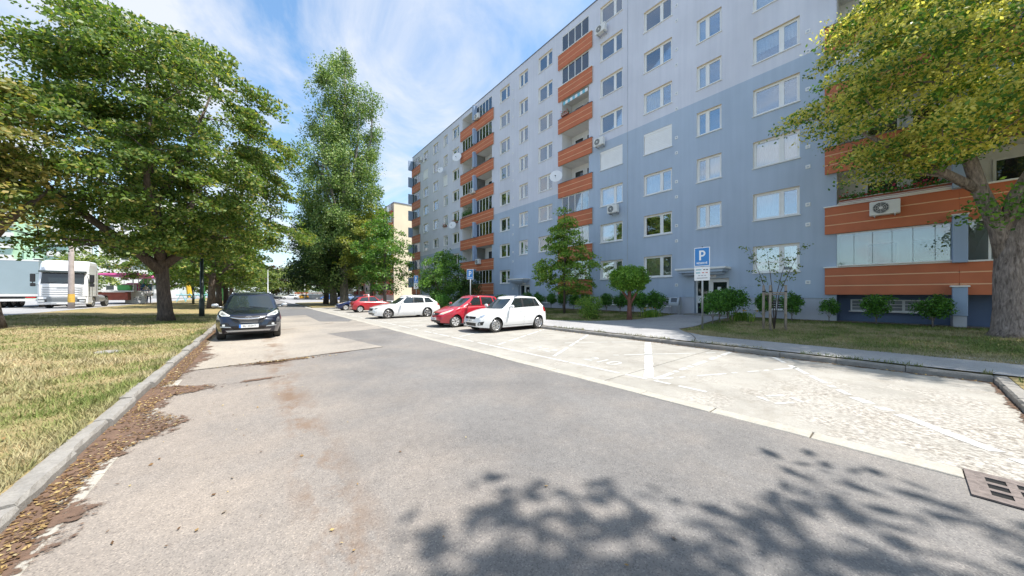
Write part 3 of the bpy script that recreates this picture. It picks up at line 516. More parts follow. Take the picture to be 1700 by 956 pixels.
def wall_mesh():
    ysx = sorted(set([Y0, Y1, 17.4, 32.6]+[h for q in holes for h in q[:2]]))
    zs = sorted(set([.2, 1.40, 7.65, 10.45, 13.25, TOP]+[h for q in holes for h in q[2:]]))
    ms = {'u': MB(), 'l': MB(), 'l2': MB(), 'p': MB()}
    for i in range(len(ysx)-1):
        ym = (ysx[i]+ysx[i+1])/2; run = None
        for j in range(len(zs)-1):
            zm = (zs[j]+zs[j+1])/2
            hole = any(q[0] < ym < q[1] and q[2] < zm < q[3] for q in holes)
            key = None if hole else ('p' if zm < 1.40 else ('u' if zm > split_z(ym) else ('l' if ym > bal_in['Cc'][1]-.01 else 'l2')))
            if run and run[0] == key: run[2] = zs[j+1]
            else:
                if run and run[0]: ms[run[0]].quad((0, ysx[i+1], run[1]), (0, ysx[i], run[1]), (0, ysx[i], run[2]), (0, ysx[i+1], run[2]))
                run = [key, zs[j], zs[j+1]]
        if run and run[0]: ms[run[0]].quad((0, ysx[i+1], run[1]), (0, ysx[i], run[1]), (0, ysx[i], run[2]), (0, ysx[i+1], run[2]))
    return ms
ms = wall_mesh()
for q in ms['p'].v: pass
ms['p'].v = [(x+.03, y, z) for x, y, z in ms['p'].v]
ms['p'].quad((0, Y1, 1.40), (.03, Y1, 1.40), (.03, Y0, 1.40), (0, Y0, 1.40))
ms['u'].quad((0, Y1, .2), (DEPTH, Y1, .2), (DEPTH, Y1, TOP), (0, Y1, TOP)).quad((0, Y0, .2), (DEPTH, Y0, .2), (DEPTH, Y0, TOP), (0, Y0, TOP)).quad((DEPTH, Y0, .2), (DEPTH, Y1, .2), (DEPTH, Y1, TOP), (DEPTH, Y0, TOP))
tag(ms['u'].build('upper_wall', Mt['upper'], block), 'pale lilac-grey upper wall'); tag(ms['l'].build('lower_wall', Mt['lower'], block), 'mid-blue lower wall'); ms['l2'].build('lower_wall', Mt['lower'], block); tag(ms['p'].build('plinth', Mt['plinth'], block), 'grey plinth')
rf = MB().quad((0, Y0, TOP-.3), (DEPTH, Y0, TOP-.3), (DEPTH, Y1, TOP-.3), (0, Y1, TOP-.3)).build('roof', Mt['coping'], block)
MB().box(-.05, .3, Y0, Y1+.05, TOP, TOP+.07).build('coping', Mt['coping'], rf)
MB().tube([(-.015, 12.57, 1.0), (-.015, 12.57, TOP)], .012, 5).build('lightning_conductor', Mt['metal'], block)
for z in np.arange(2, TOP, 1.35): pass
# --- windows
wcache = {}
def win_meshes(w, h, sp, key):
    if key in wcache: return wcache[key]
    hw = w/2; t = .07; xm = hw-w*sp          # mullion position: +y pane has share sp
    fr = MB()
    fr.box(.13, .20, -hw, hw, 0, t).box(.13, .20, -hw, hw, h-t, h).box(.13, .20, -hw, -hw+t, t, h-t).box(.13, .20, hw-t, hw, t, h-t).box(.13, .20, xm-.05, xm+.05, t, h-t)
    for a, b in ((-hw+t, xm-.05), (xm+.05, hw-t)):   # sash rims
        fr.box(.115, .18, a, b, t, t+.05).box(.115, .18, a, b, h-t-.05, h-t).box(.115, .18, a, a+.05, t+.05, h-t-.05).box(.115, .18, b-.05, b, t+.05, h-t-.05)
    p1 = MB().box(.150, .156, xm+.095, hw-t-.045, t+.045, h-t-.045); p2 = MB().box(.150, .156, -hw+t+.045, xm-.095, t+.045, h-t-.045)
    rv = MB().quad((0, hw, 0), (.21, hw, 0), (.21, hw, h), (0, hw, h)).quad((0, -hw, 0), (.21, -hw, 0), (.21, -hw, h), (0, -hw, h)).quad((0, -hw, 0), (.21, -hw, 0), (.21, hw, 0), (0, hw, 0))
    hd = MB().quad((0, -hw, h), (.21, -hw, h), (.21, hw, h), (0, hw, h))
    sl = MB().cbox(-.06, .13, -hw-.04, hw+.04, -.035, .012, .006)
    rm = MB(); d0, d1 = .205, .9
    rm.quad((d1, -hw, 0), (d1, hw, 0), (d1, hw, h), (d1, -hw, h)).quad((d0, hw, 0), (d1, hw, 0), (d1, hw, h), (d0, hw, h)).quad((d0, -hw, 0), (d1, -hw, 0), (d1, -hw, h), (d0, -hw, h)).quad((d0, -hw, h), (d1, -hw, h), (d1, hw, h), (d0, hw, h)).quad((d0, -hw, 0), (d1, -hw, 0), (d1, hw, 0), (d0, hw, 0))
    def curt(a, b, zlo=.02, zhi=None, ph=0):
        mb = MB(); n = max(8, int((b-a)/.035)); zhi = zhi or h-.02; v = []
        for i in range(n+1):
            y = a+(b-a)*i/n; x = .30+.022*math.sin(i*1.7+ph)+.012*math.sin(i*.63+ph); v += [(x, y, zlo), (x+.01, y, zhi)]
        mb.add(v, [(2*i, 2*i+2, 2*i+3, 2*i+1) for i in range(n)]); return mb
    shp = MB()
    for i in range(11):
        shp.box(.05, .075+.006, -hw+.02, hw-.02, h-.13-.115*(i+1)+.008, h-.13-.115*i)
    shb = MB().box(.02, .13, -hw, hw, h-.13, h)
    r = dict(fr=fr.mesh('window', Mt['white']), p1=p1.mesh('pane', Mt['glass']), p2=p2.mesh('pane', Mt['glass']), rv=rv.mesh('reveal', Mt['reveal']), hd=hd.mesh('window_head', Mt['head']), sl=sl.mesh('sill', Mt['white']), rm=rm.mesh('room', Mt['room']),
             full=curt(-hw+.03, hw-.03).mesh('curtain', Mt['curtain'], True), left=curt(xm+.02, hw-.03, ph=1).mesh('curtain', Mt['curtain'], True), right=curt(-hw+.03, xm-.02, ph=2).mesh('curtain', Mt['curtain'], True), half=curt(-hw+.03, hw-.03, h*.45).mesh('curtain', Mt['curtain'], True),
             sides=curt(hw-.45, hw-.03).mesh('curtain', Mt['curtain'], True), shut=shp.mesh('roller_shutter', Mt['shutter']), shb=shb.mesh('shutter_box', Mt['shutter']))
    wcache[key] = r; return r
wr = random.Random(21)
SHUT = {(7, 3): 1, (8, 3): 1, (0, 6): 1, (2, 5): 1, (4, 4): 2}
FIX = {(7, 0): 'cream', (8, 0): 'cream', (10, 0): 'right', (10, 1): 'left', (10, 2): 'full', (9, 2): 'right', (8, 1): 'dark', (7, 1): 'left', (8, 2): 'left', (9, 1): 'dark', (10, 4): 'half', (10, 5): 'full', (7, 2): 'full', (10, 3): 'dark'}
for (ci, n, y, w, sp, z) in wins:
    m = win_meshes(w, WH, sp, ci); W_ = inst('window', m['fr'], block, (0, y, z))
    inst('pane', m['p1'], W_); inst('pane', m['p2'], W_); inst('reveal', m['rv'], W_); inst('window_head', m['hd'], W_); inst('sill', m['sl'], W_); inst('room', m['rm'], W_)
    if (ci, n) in SHUT:
        if SHUT[(ci, n)] == 1: inst('roller_shutter', m['shut'], W_); inst('shutter_box', m['shb'], W_); continue
        continue
    k = FIX.get((ci, n)) or wr.choice(['full', 'full', 'full', 'left', 'right', 'half', 'sides', 'dark', 'left'])
    if k == 'cream': inst('curtain', m['left'], W_, mat=Mt['curtain2']); inst('curtain', m['right'], W_, mat=Mt['curtain3'])
    elif k != 'dark': inst('curtain', m[k], W_, mat=wr.choice([Mt['curtain']]*4+[Mt['curtain3'], Mt['curtain2']]) if (ci, n) not in FIX else None)
# basement windows
for (b, a) in BW:
    hw = (a-b)/2; W_ = MB().box(.10, .15, -hw, hw, 0, .05).box(.10, .15, -hw, hw, .47, .52).box(.10, .15, -hw, -hw+.05, .05, .47).box(.10, .15, hw-.05, hw, .05, .47).box(.10, .15, -.025, .025, .05, .47).build('basement_window', Mt['white'], block, (.03, (a+b)/2, .80))
    for k in range(3): MB().box(.09, .14, -hw+.05, hw-.05, .13+.12*k, .155+.12*k).build('louvre', Mt['white'], W_)
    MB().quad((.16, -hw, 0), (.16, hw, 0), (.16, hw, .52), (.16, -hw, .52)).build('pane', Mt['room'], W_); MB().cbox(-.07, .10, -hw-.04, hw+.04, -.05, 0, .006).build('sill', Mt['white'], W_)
    MB().quad((0, -hw, .52), (.16, -hw, .52), (.16, hw, .52), (0, hw, .52)).quad((0, hw, 0), (.16, hw, 0), (.16, hw, .52), (0, hw, .52)).quad((0, -hw, 0), (.16, -hw, 0), (.16, -hw, .52), (0, -hw, .52)).build('reveal', Mt['plinth'], W_)
# wall vents
vme = MB().cbox(-.02, .01, -.09, .09, -.09, .09, .008).mesh('vent', Mt['white']); vin = MB().box(-.024, -.016, -.05, .05, -.045, .045).mesh('vent_slots', Mt['metal'])
for yv in (9.17, 2.98, 25.6):
    for n in range(8):
        for dz in (-.55, .42 if n else 99):
            if dz < 50: v = inst('vent', vme, block, (0, yv, SILL+FL*n+dz)); inst('vent_slots', vin, v)
# --- balconies (loggias)
bcache = {}
def bal_parts(w):
    if w in bcache: return bcache[w]
    dp = 1.25; h0, h1 = .18, FL; z0 = h0
    rm = MB().quad((dp, 0, z0), (dp, w, z0), (dp, w, h1), (dp, 0, h1)).quad((-.02, 0, z0), (dp, 0, z0), (dp, 0, h1), (-.02, 0, h1)).quad((-.02, w, z0), (dp, w, z0), (dp, w, h1), (-.02, w, h1)).quad((-.02, 0, h1), (dp, 0, h1), (dp, w, h1), (-.02, w, h1)).quad((-.02, 0, z0), (dp, 0, z0), (dp, w, z0), (-.02, w, z0))
    r = dict(rm=rm.mesh('balcony', Mt['log_wall']))
    df = MB(); dpane = MB()
    for a, b, lo in ((.35, 1.15, .22), (1.45, min(w-.4, 2.45), .85)):
        df.box(dp-.07, dp-.005, a, b, lo, lo+.07).box(dp-.07, dp-.005, a, b, 2.33, 2.4).box(dp-.07, dp-.005, a, a+.07, lo+.07, 2.33).box(dp-.07, dp-.005, b-.07, b, lo+.07, 2.33); dpane.box(dp-.03, dp-.02, a+.07, b-.07, lo+.07, 2.33)
    r['df'] = df.mesh('door_frame', Mt['white']); r['dpane'] = dpane.mesh('door_pane', Mt['carglass'])
    n = 5 if w > 3.1 else 4; gf = MB(); pw = w/n
    gf.box(-.01, .05, 0, w, 1.24, 1.30).box(-.01, .05, 0, w, FL-.06, FL)
    for i in range(n+1): gf.box(-.01, .05, max(0, i*pw-.03), min(w, i*pw+.03), 1.30, FL-.06)
    r['gf'] = gf.mesh('glazing_frame', Mt['white']); r['gp'] = MB().box(.015, .022, .03, pw-.03, 1.30, FL-.06).mesh('glazing_pane', Mt['glass2']); r['n'] = n; r['pw'] = pw
    r['fl'] = MB().box(.0, .012, .008, w/6-.008, 1.25, FL-.02).mesh('glazing_sheet', Mt['glass2']); r['rail'] = MB().box(-.02, .03, 0, w, 1.22, 1.26).box(-.02, .03, 0, w, FL-.05, FL-.01).mesh('glazing_rail', Mt['white'])
    cu = MB(); v = []; nn = 60
    for i in range(nn+1): y = .05+(w-.1)*i/nn; x = .12+.03*math.sin(i*1.4)+.015*math.sin(i*.4); v += [(x, y, 1.2), (x, y, FL-.08)]
    cu.add(v, [(2*i, 2*i+2, 2*i+3, 2*i+1) for i in range(nn)]); r['cu'] = cu.mesh('curtain', Mt['curtain'], True)
    bcache[w] = r; return r
pcache = {}
def parapet(bl, a, b, ya, key):
    """three orange boards with pale grooves, in a balcony whose local y origin is ya"""
    w = a-b
    if key not in pcache:
        pcache[key] = ([MB().cbox(-.14, -.085, 0, w, z, z+h, .006).mesh('board', Mt['orange']) for z, h in ((0, .39), (.43, .41), (.88, .35))],
                       MB().box(-.128, -.04, .012, w-.012, .01, 1.22).mesh('groove_backing', Mt['groove']), MB().box(-.09, -.035, 0, w, .0, 1.222).mesh('edge', Mt['orange']), MB().cbox(-.17, .04, -.02, w+.02, 1.23, 1.265, .006).mesh('ledge', Mt['coping']), MB().cbox(-.20, .04, -.04, w+.04, 1.23, 1.29, .008).mesh('ledge', Mt['white']))
    bs, bk, ed, lg, lgw = pcache[key]
    for m in bs: inst('board', m, bl, (0, b-ya, 0))
    inst('groove_backing', bk, bl, (0, b-ya, 0)); return lg, lgw, b-ya
GL = dict(D=['g', 'g', 'g', 'o', 'g', 'g', 'g', 'g'], Al=['o', 'o', 'o', 'p', 'w', 'o', 'g', 'o'], Ar=['g', 'o', 'g', 'g', 'o', 'o', 'g', 'g'],
          B=['g', 'w', 'g', 'o', 'o', 'o', 'w', 'w'], Cl=['s', 'f', 'o', 'g', 'o', 'g', 'o', 'g'], Cr=['k', 'o', 'g', 'o', 'g', 'o', 'g', 'o'])
balz = {}
for k, (a, b, dbl) in stacks.items():
    aa, bb = bal_in[k]; cells = [(k[0]+'l', (aa+bb)/2, aa), (k[0]+'r', bb, (aa+bb)/2)] if dbl else [(k, bb, aa)]
    for n in range(8):
        z = 1.57+FL*n
        for ci, (kk, lo, hi) in enumerate(cells):
            w = round(hi-lo, 3); p = bal_parts(w); bl = inst('balcony', p['rm'], block, (0, lo, z)); balz[(kk, n)] = (lo, hi, z)
            pa, pb = (a if (not dbl or ci == 0) else (aa+bb)/2), (b if (not dbl or ci == 1) else (aa+bb)/2)
            lg, lgw, off = parapet(bl, pa, pb, lo, (k, ci)); t = GL[kk][n]
            inst('ledge', lgw if (k == 'Cc' and n < 2 or t == 'w') else lg, bl, (0, off, 0)); inst('door_frame', p['df'], bl); inst('door_pane', p['dpane'], bl)
            if t in 'gwk':
                inst('glazing_frame', p['gf'], bl)
                for i in range(p['n']): inst('glazing_pane', p['gp'], bl, (0, i*p['pw'], 0))
                if t == 'w' or wr.random() < .35: inst('curtain', p['cu'], bl, mat=Mt['curtain'] if t == 'w' else Mt['curtain3'])
            if t == 's':
                for i in range(6): inst('glazing_sheet', p['fl'], bl, (0, i*w/6, 0))
                inst('glazing_rail', p['rail'], bl)
            if t == 'f' or (k == 'Cc' and n == 0 and ci == 0): MB().cbox(-.3, -.04, .05, w-.05, 1.285, 1.33, .01).build('balcony_shelf', Mt['white'], bl)
        if dbl:
            mid = (aa+bb)/2; f_ = MB().cbox(-.48, .0, mid-.17, mid+.17, z+1.21, z+2.98, .01).build('divider', Mt['fin'], block); MB().cbox(-.51, .0, mid-.20, mid+.20, z+2.98, z+3.02, .008).build('divider_cap', Mt['white'], f_)
        if k == 'D': MB().cbox(-.75, .0, 52.28, 52.40, z+1.1, z+2.75, .01).build('divider', Mt['fin'], block)
# recessed basement below the right-hand balconies
a, b = bal_in['Cc']; mid = (a+b)/2
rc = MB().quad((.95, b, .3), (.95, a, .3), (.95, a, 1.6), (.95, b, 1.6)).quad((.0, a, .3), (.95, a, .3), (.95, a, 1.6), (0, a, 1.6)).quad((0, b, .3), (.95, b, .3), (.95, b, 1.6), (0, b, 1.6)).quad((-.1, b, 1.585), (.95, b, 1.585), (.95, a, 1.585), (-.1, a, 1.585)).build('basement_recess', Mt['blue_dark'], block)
for (yc, w) in ((.45, 2.35), (-2.9, 1.5)):
    hw = w/2; W_ = MB().box(.87, .94, yc-hw, yc+hw, .82, .87).box(.87, .94, yc-hw, yc+hw, 1.3, 1.35).box(.87, .94, yc-hw, yc-hw+.05, .87, 1.3).box(.87, .94, yc+hw-.05, yc+hw, .87, 1.3).box(.87, .94, yc-.04+w*.16, yc+.04+w*.16, .87, 1.3).box(.87, .94, yc-.04-w*.17, yc+.04-w*.17, .87, 1.3).build('basement_window', Mt['white'], block)
    for k in range(2): MB().box(.86, .92, yc-hw+.05, yc+hw-.05, .99+.14*k, 1.015+.14*k).build('louvre', Mt['white'], W_)
    MB().quad((.945, yc-hw, .82), (.945, yc+hw, .82), (.945, yc+hw, 1.35), (.945, yc-hw, 1.35)).build('pane', Mt['curtain3'], W_); MB().cbox(.72, .88, yc-hw-.05, yc+hw+.05, .78, .82, .006).build('sill', Mt['white'], W_)
f_ = MB().cbox(-.40, -.02, mid-.17, mid+.17, .78, 1.86, .012).build('pillar_box', Mt['fin'], block); MB().cbox(-.45, .0, mid-.22, mid+.22, 1.86, 1.92, .01).build('pillar_cap', Mt['reveal'], f_); MB().box(-.36, .9, mid-.15, mid+.15, .2, .78).build('pillar_foot', Mt['plinth'], f_)
MB().box(-.35, 1.0, b, a, .30, .345).build('recess_slab', Mt['kerb'], block)
# entrances
def entrance(a, b, sign):
    yc = (a+b)/2; hw = (a-b)/2; dr = MB()
    fx = .30
    dr.box(fx, fx+.07, yc-hw, yc+hw, 2.44, 2.52).box(fx, fx+.07, yc-hw, yc-hw+.08, .42, 2.44).box(fx, fx+.07, yc+hw-.08, yc+hw, .42, 2.44).box(fx-.01, fx+.08, yc+.10, yc+.22, .42, 2.44).box(fx, fx+.07, yc+.22, yc+hw-.08, 1.05, 1.5).box(fx, fx+.07, yc-hw+.08, yc+.10, .42, .75).box(fx-.01, fx+.06, yc-hw+.08, yc-hw+.2, .75, 2.44).box(fx-.01, fx+.06, yc-.02, yc+.10, .75, 2.44).box(fx-.01, fx+.06, yc-hw+.2, yc-.02, 2.3, 2.44)
    d = dr.build('door', Mt['white'], block)
    MB().box(fx+.02, fx+.03, yc+.22, yc+hw-.08, 1.5, 2.44).build('pane', Mt['carglass'], d); MB().box(fx+.02, fx+.03, yc+.22, yc+hw-.08, .42, 1.05).build('pane', Mt['carglass'], d); MB().box(fx+.015, fx+.025, yc-hw+.2, yc-.02, .75, 2.3).build('pane', Mt['carglass'], d)
    MB().tube([(fx-.05, yc+.06, 1.25), (fx-.05, yc+.06, 1.6)], .018, 6).build('handle', Mt['metal'], d)
    MB().box(fx+.004, fx+.012, yc-.42, yc-.24, 1.78, 2.02).build('notice', Mt['sign_white'], d); MB().box(fx+.004, fx+.012, yc-.46, yc-.3, 1.5, 1.7).build('notice', Mt['yel_band'], d); MB().box(fx-.02, fx-.012, yc+.08, yc+.2, 1.6, 1.85).build('notice', Mt['sign_white'], d)
    MB().quad((0, yc+hw, .4), (.4, yc+hw, .4), (.4, yc+hw, 2.52), (0, yc+hw, 2.52)).quad((0, yc-hw, .4), (.4, yc-hw, .4), (.4, yc-hw, 2.52), (0, yc-hw, 2.52)).quad((0, yc-hw, 2.52), (.4, yc-hw, 2.52), (.4, yc+hw, 2.52), (0, yc+hw, 2.52)).build('reveal', Mt['lower'], d)
    MB().cbox(-.9, .3, yc-hw-.25, yc+hw+.25, .2, .43, .015).build('step', Mt['kerb'], d)
    cn = MB().box(-.85, 0, yc-hw+.05, yc+hw+.65, 2.86, 3.02).build('canopy', Mt['lower'], block); MB().cbox(-.95, 0, yc-hw-.1, yc+hw+.75, 3.02, 3.13, .01).build('canopy_top', Mt['reveal'], cn); MB().box(-.55, 0, yc-hw+.2, yc+hw+.5, 2.72, 2.86).build('canopy_beam', Mt['lower'], cn)
    sg = MB().box(-.02, -.002, yc-.27, yc+.17, 2.56, 2.74+.08).build('house_number_plate', Mt['sign_white'], block)
    t = text_mesh(sign[0], .15, Mt['ink']); inst('plate_text', t, sg, (-.024, yc-.05, 2.74), (R(90), 0, R(-90))); t = text_mesh(sign[1], .09, Mt['ink4']); inst('plate_text', t, sg, (-.024, yc-.05, 2.62), (R(90), 0, R(-90)))
entrance(8.12, 6.28, ('2XB', '24')); entrance(24.75, 23.05, ('2XB', '22'))
# faint graffiti scrawl beside the right entrance
gm = mat('graffiti_pale', (.52, .58, .66), .9, var=.05)
pts = [(-.004, 5.95, 2.0), (-.004, 5.85, 2.25), (-.004, 5.8, 1.9), (-.004, 5.7, 2.1), (-.004, 5.6, 1.95), (-.004, 5.5, 2.1), (-.004, 5.4, 1.95), (-.004, 5.3, 2.12), (-.004, 5.2, 2.0), (-.004, 5.1, 2.1)]
MB().tube(pts, .012, 4).build('graffiti', gm, block)

# ------------------------------------------------------------------ cars
wheel_cache = {}
def wheel_meshes(r, w, spokes, style):
    key = (r, w, spokes, style)
    if key in wheel_cache: return wheel_cache[key]
    hw = w/2; rr = r*.68
    ty = MB().lathe([(rr, -hw*.8), (r*.93, -hw), (r*.985, -hw*.8), (r, -hw*.45), (r, hw*.45), (r*.985, hw*.8), (r*.93, hw), (rr, hw*.8)], 32, 'y')
    rm = MB(); o = -hw*.86                             # outer face towards -y
    rm.lathe([(rr*.88, hw*.5), (rr*1.01, hw*.6), (rr*1.01, o), (rr*.97, o-.008), (rr*.90, o+.012), (rr*.88, o+.03)], 32, 'y')
    rm.lathe([(.02, o+.012), (.055, o+.0), (.06, o+.03), (.055, o+.05)], 14, 'y')
    for k in range(spokes):
        t = 2*math.pi*k/spokes
        for dt in ((-.11, .11) if style == 'pair' else (0,)):
            a, b = t+dt*.6, t+dt*1.5; sw = .012 if style == 'pair' else (.022 if style == 'fan' else .036)
            p0 = Vector((math.cos(a)*.04, 0, math.sin(a)*.04)); p1 = Vector((math.cos(b)*rr*.94, 0, math.sin(b)*rr*.94)); n = Vector((-math.sin(b), 0, math.cos(b)))
            ring = lambda p, s, y: [p+n*s+Vector((0, y, 0)), p-n*s+Vector((0, y, 0)), p-n*s*.8+Vector((0, y+.03, 0)), p+n*s*.8+Vector((0, y+.03, 0))]
            rm.loft([ring(p0, sw*.9, o+.008), ring((p0+p1)/2, sw*.9, o+.002), ring(p1, sw*1.5, o+.006)])
    bd = MB().lathe([(.01, o+.055), (rr*.9, o+.06), (rr*.9, o+.075), (.01, o+.08)], 24, 'y')
    res = (fixn(ty.mesh('tyre', Mt['tyre'], True)), fixn(rm.mesh('rim', Mt['rim'] if style != 'cover' else Mt['cap'])), fixn(bd.mesh('brake_disc', Mt['brake'])))
    wheel_cache[key] = res; return res
def lerp(pts, x): return float(np.interp(x, [p[0] for p in pts], [p[1] for p in pts]))
def smooth_lerp(pts, x):
    xs = [x-.05, x-.025, x, x+.025, x+.05]; return sum(lerp(pts, a) for a in xs)/5
def build_car(name, label, cat, s, pm, loc, rz, detail=True, group=None):
    L, W, H, fo, wb, r = s['L'], s['W'], s['H'], s['fo'], s['wb'], s['r']; ax = lambda d: d-L/2
    root = empty(name, loc, rz, label, cat, group)
    top = s['top']; cl = s.get('clear', .2); zb = s['zb']      # zb: belt line (front d, z) .. (rear d, z)
    Ra = r+.045
    def hwid(d):
        w = W/2
        if d < .8: w *= 1-s.get('tf', .20)*(1-d/.8)**2.3
        if L-d < .6: w *= 1-s.get('tr', .15)*(1-(L-d)/.6)**2.3
        return w
    def zlow(d):
        z = cl
        if d < .5: z = cl+.05*(1-d/.5)
        if L-d < .5: z = cl+.10*(1-(L-d)/.5)
        for dw in (fo, fo+wb):
            if abs(d-dw) < Ra: z = max(z, r+math.sqrt(Ra**2-(d-dw)**2))
        return z
    def gz(z): return 1-.075*((z-.55)/.35)**2 if z < .55 else 1-.07*((z-.55)/.45)**2
    ds = set(np.linspace(0, L, 74).tolist()+[.008, .02, .04, .065, .1, L-.008, L-.02, L-.04, L-.07, L-.11])
    for dw in (fo, fo+wb):
        for q in (-1, -.9999, -.99, -.96, -.9, -.8, -.65, .65, .8, .9, .96, .99, .9999, 1): ds.add(dw+q*Ra)
    ds = sorted(x for x in ds if 0 <= x <= L); rings = []
    for d in ds:
        zt = smooth_lerp(top, d) if .06 < d < L-.06 else lerp(top, d); zl = zlow(d); zs = max(zl+.02, zt-.055); hw = hwid(d); ring = []
        for k in range(10):
            z = zl+(zs-zl)*k/9; y = hw*gz(z)
            for dw in (fo, fo+wb):
                y += .022*math.exp(-((d-dw)/(Ra*1.05))**2)*math.exp(-((z-r-.25)/.28)**2)
            y -= .012*math.exp(-((z-(zs-.12))/.035)**2) if d > fo+.4 and d < L-.4 else 0
            ring.append((y, z))
        ys_ = ring[-1][0]
        for k in (.93, .82, .62, .38, .15): ring.append((ys_*k, zs+(zt-zs)*(1-k**5)**.9+.012*(1-k*k)))
        full = [(y, z) for y, z in ring]+[(-y, z) for y, z in reversed(ring)]
        bf = s.get('bow', .16)*max(0, 1-d/1.0)**1.2; br = .10*max(0, 1-(L-d)/.9)**1.2
        rings.append([(ax(d)+(bf-br)*(abs(y)/(W/2))**2.2, y, z) for y, z in full])
    mb = MB(); mb.loft(rings, True, False)
    body = inst('body', fixn(mb.mesh('body', pm, True)), root)
    bm = bmesh.new(); bm.from_mesh(body.data); bm.normal_update(); bvh = BVHTree.FromBMesh(bm); bm.free()
    MB().box(ax(.3), ax(L-.3), -W/2+.24, W/2-.24, cl-.02, .62).box(ax(.12), ax(L-.12), -W/2+.36, W/2-.36, cl+.06, .5).build('underbody', Mt['under'], root)
    # greenhouse
    gh = s['gh']; ks = [0, .07, .3, .55, .78, .9, 1.0]; F = [0, .25, .5, .7, .84]
    def hw_g(k): return gh['wb']+(gh['wr']-gh['wb'])*k**1.25
    def zroof(d): return H-gh.get('crown', .02)-gh.get('drop', .07)*max(0, (d-gh['peak'])/(gh['xr'][1]-gh['peak']))**2-.05*max(0, (gh['peak']-d)/max(.2, gh['peak']-gh['xf'][1]))**2
    def zpos(d, k): b_ = lerp(zb, d)-.02; return b_+(zroof(d)-b_)*k
    sides = gh['sides']; lab = ['ws']*4+['b', 'b']; 
    def half(k):
        w = hw_g(k); df = gh['xf'][0]+(gh['xf'][1]-gh['xf'][0])*k; dr = gh['xr'][0]+(gh['xr'][1]-gh['xr'][0])*k; p = []; bo = gh.get('bow', .22); br = gh.get('bowr', .12)
        for f in F: p.append((df+bo*f*f, w*f))
        p.append((df+bo+.05, w*.965))
        for (db, dt) in sides: p.append((db+(dt-db)*k, w*1.0))
        p.append((dr-br-.04, w*.965))
        for f in reversed(F): p.append((dr-br*f*f, w*f))
        return p
    labels = ['ws']*4+['b', 'b']+gh['lab']+['b', 'b']+['rw']*4
    parts = {}; hs = [half(k) for k in ks]; npt = len(hs[0])
    def put(key, quad): parts.setdefault(key, MB()).quad(*quad)
    for sgn in (1, -1):
        for j in range(len(ks)-1):
            for i in range(npt-1):
                l = labels[i]; key = 'b' if (l == 'b' or j == 0 or j == len(ks)-2) else (l if l in ('ws', 'rw', 'k') else l+str(sgn))
                P = lambda q, kk: (ax(q[0]), sgn*q[1], zpos(q[0], kk))
                put(key, (P(hs[j][i], ks[j]), P(hs[j][i+1], ks[j]), P(hs[j+1][i+1], ks[j+1]), P(hs[j+1][i], ks[j+1])))
        fs = [1, .975, .92, .8, .6, .35, 0]; hk = hs[-1]; dc = (gh['xf'][1]+gh['xr'][1])/2
        for a in range(len(fs)-1):
            for i in range(npt-1):
                def P(q, f):
                    d = dc+(q[0]-dc)*f; return (ax(d), sgn*q[1]*f, zroof(d)+gh.get('crown', .02)*1.6*(1-f**2.5)**.8)
                put('b', (P(hk[i], fs[a]), P(hk[i+1], fs[a]), P(hk[i+1], fs[a+1]), P(hk[i], fs[a+1])))
    nm = {'b': ('cabin_shell', pm), 'k': ('pillar_trim', Mt['black']), 'ws': ('windscreen', Mt['carglass']), 'rw': ('rear_window', Mt['carglass'])}
    for key, m in parts.items():
        n_, mm = nm.get(key, ('side_window', Mt['carglass'])); me = m.mesh(n_, mm, True); b2 = bmesh.new(); b2.from_mesh(me); bmesh.ops.remove_doubles(b2, verts=b2.verts, dist=.0008); bmesh.ops.recalc_face_normals(b2, faces=b2.faces); b2.to_mesh(me); b2.free()
        me.polygons.foreach_set('use_smooth', [True]*len(me.polygons)); inst(n_, me, root)
    # wheels
    ty, rim, bd = wheel_meshes(r, s.get('tw', .2), s['spokes'], s['wheel'])
    for d in (fo, fo+wb):
        for sg in (-1, 1):
            y = sg*(W/2-.125); wobj = inst('wheel', ty, root, (ax(d), y, r), (0, 0, 0 if sg < 0 else math.pi)); inst('rim', rim, wobj); inst('brake_disc', bd, wobj)
    # surface patches
    def patch(nm_, pts, m, off=.006, parent=body, rings_=4, sub=5, proj='s'):
        P3 = [Vector((ax(p[0]), p[1], p[2])) if len(p) == 3 else Vector((0, p[0], p[1])) for p in pts]; out = []
        for a, b_ in zip(P3, P3[1:]+P3[:1]):
            for i in range(sub): out.append(a.lerp(b_, i/sub))
        c = sum(out, Vector())/len(out); v = []; n = len(out)
        for q in range(rings_):
            f = 1-q/rings_
            for p in out: v.append(c.lerp(p, f))
        v.append(c); vv = []
        for p in v:
            if proj == 'f': o_, d_ = Vector((ax(-1), p.y, p.z)), Vector((1, 0, 0))
            elif proj == 'r': o_, d_ = Vector((ax(L+1), p.y, p.z)), Vector((-1, 0, 0))
            else: o_, d_ = Vector((p.x, math.copysign(3, p.y), p.z)), Vector((0, -math.copysign(1, p.y), 0))
            lc, no, ix, di = bvh.ray_cast(o_, d_)
            if lc is None:
                lc, no, ix, di = bvh.find_nearest(p)
            if no.dot(d_) > 0: no = -no
            vv.append(lc+no*off)
        fs = [(q*n+i, q*n+(i+1) % n, (q+1)*n+(i+1) % n, (q+1)*n+i) for q in range(rings_-1) for i in range(n)]+[((rings_-1)*n+i, (rings_-1)*n+(i+1) % n, rings_*n) for i in range(n)]
        me = bpy.data.meshes.new(nm_); me.from_pydata(vv, [], fs); me.update(); me.materials.append(m); me.polygons.foreach_set('use_smooth', [True]*len(fs)); return inst(nm_, me, parent)
    def both(nm_, pts, m, **kw):
        patch(nm_, pts, m, **kw); patch(nm_, [(p[0], -p[1], p[2]) if len(p) == 3 else (-p[0], p[1]) for p in pts], m, **kw)
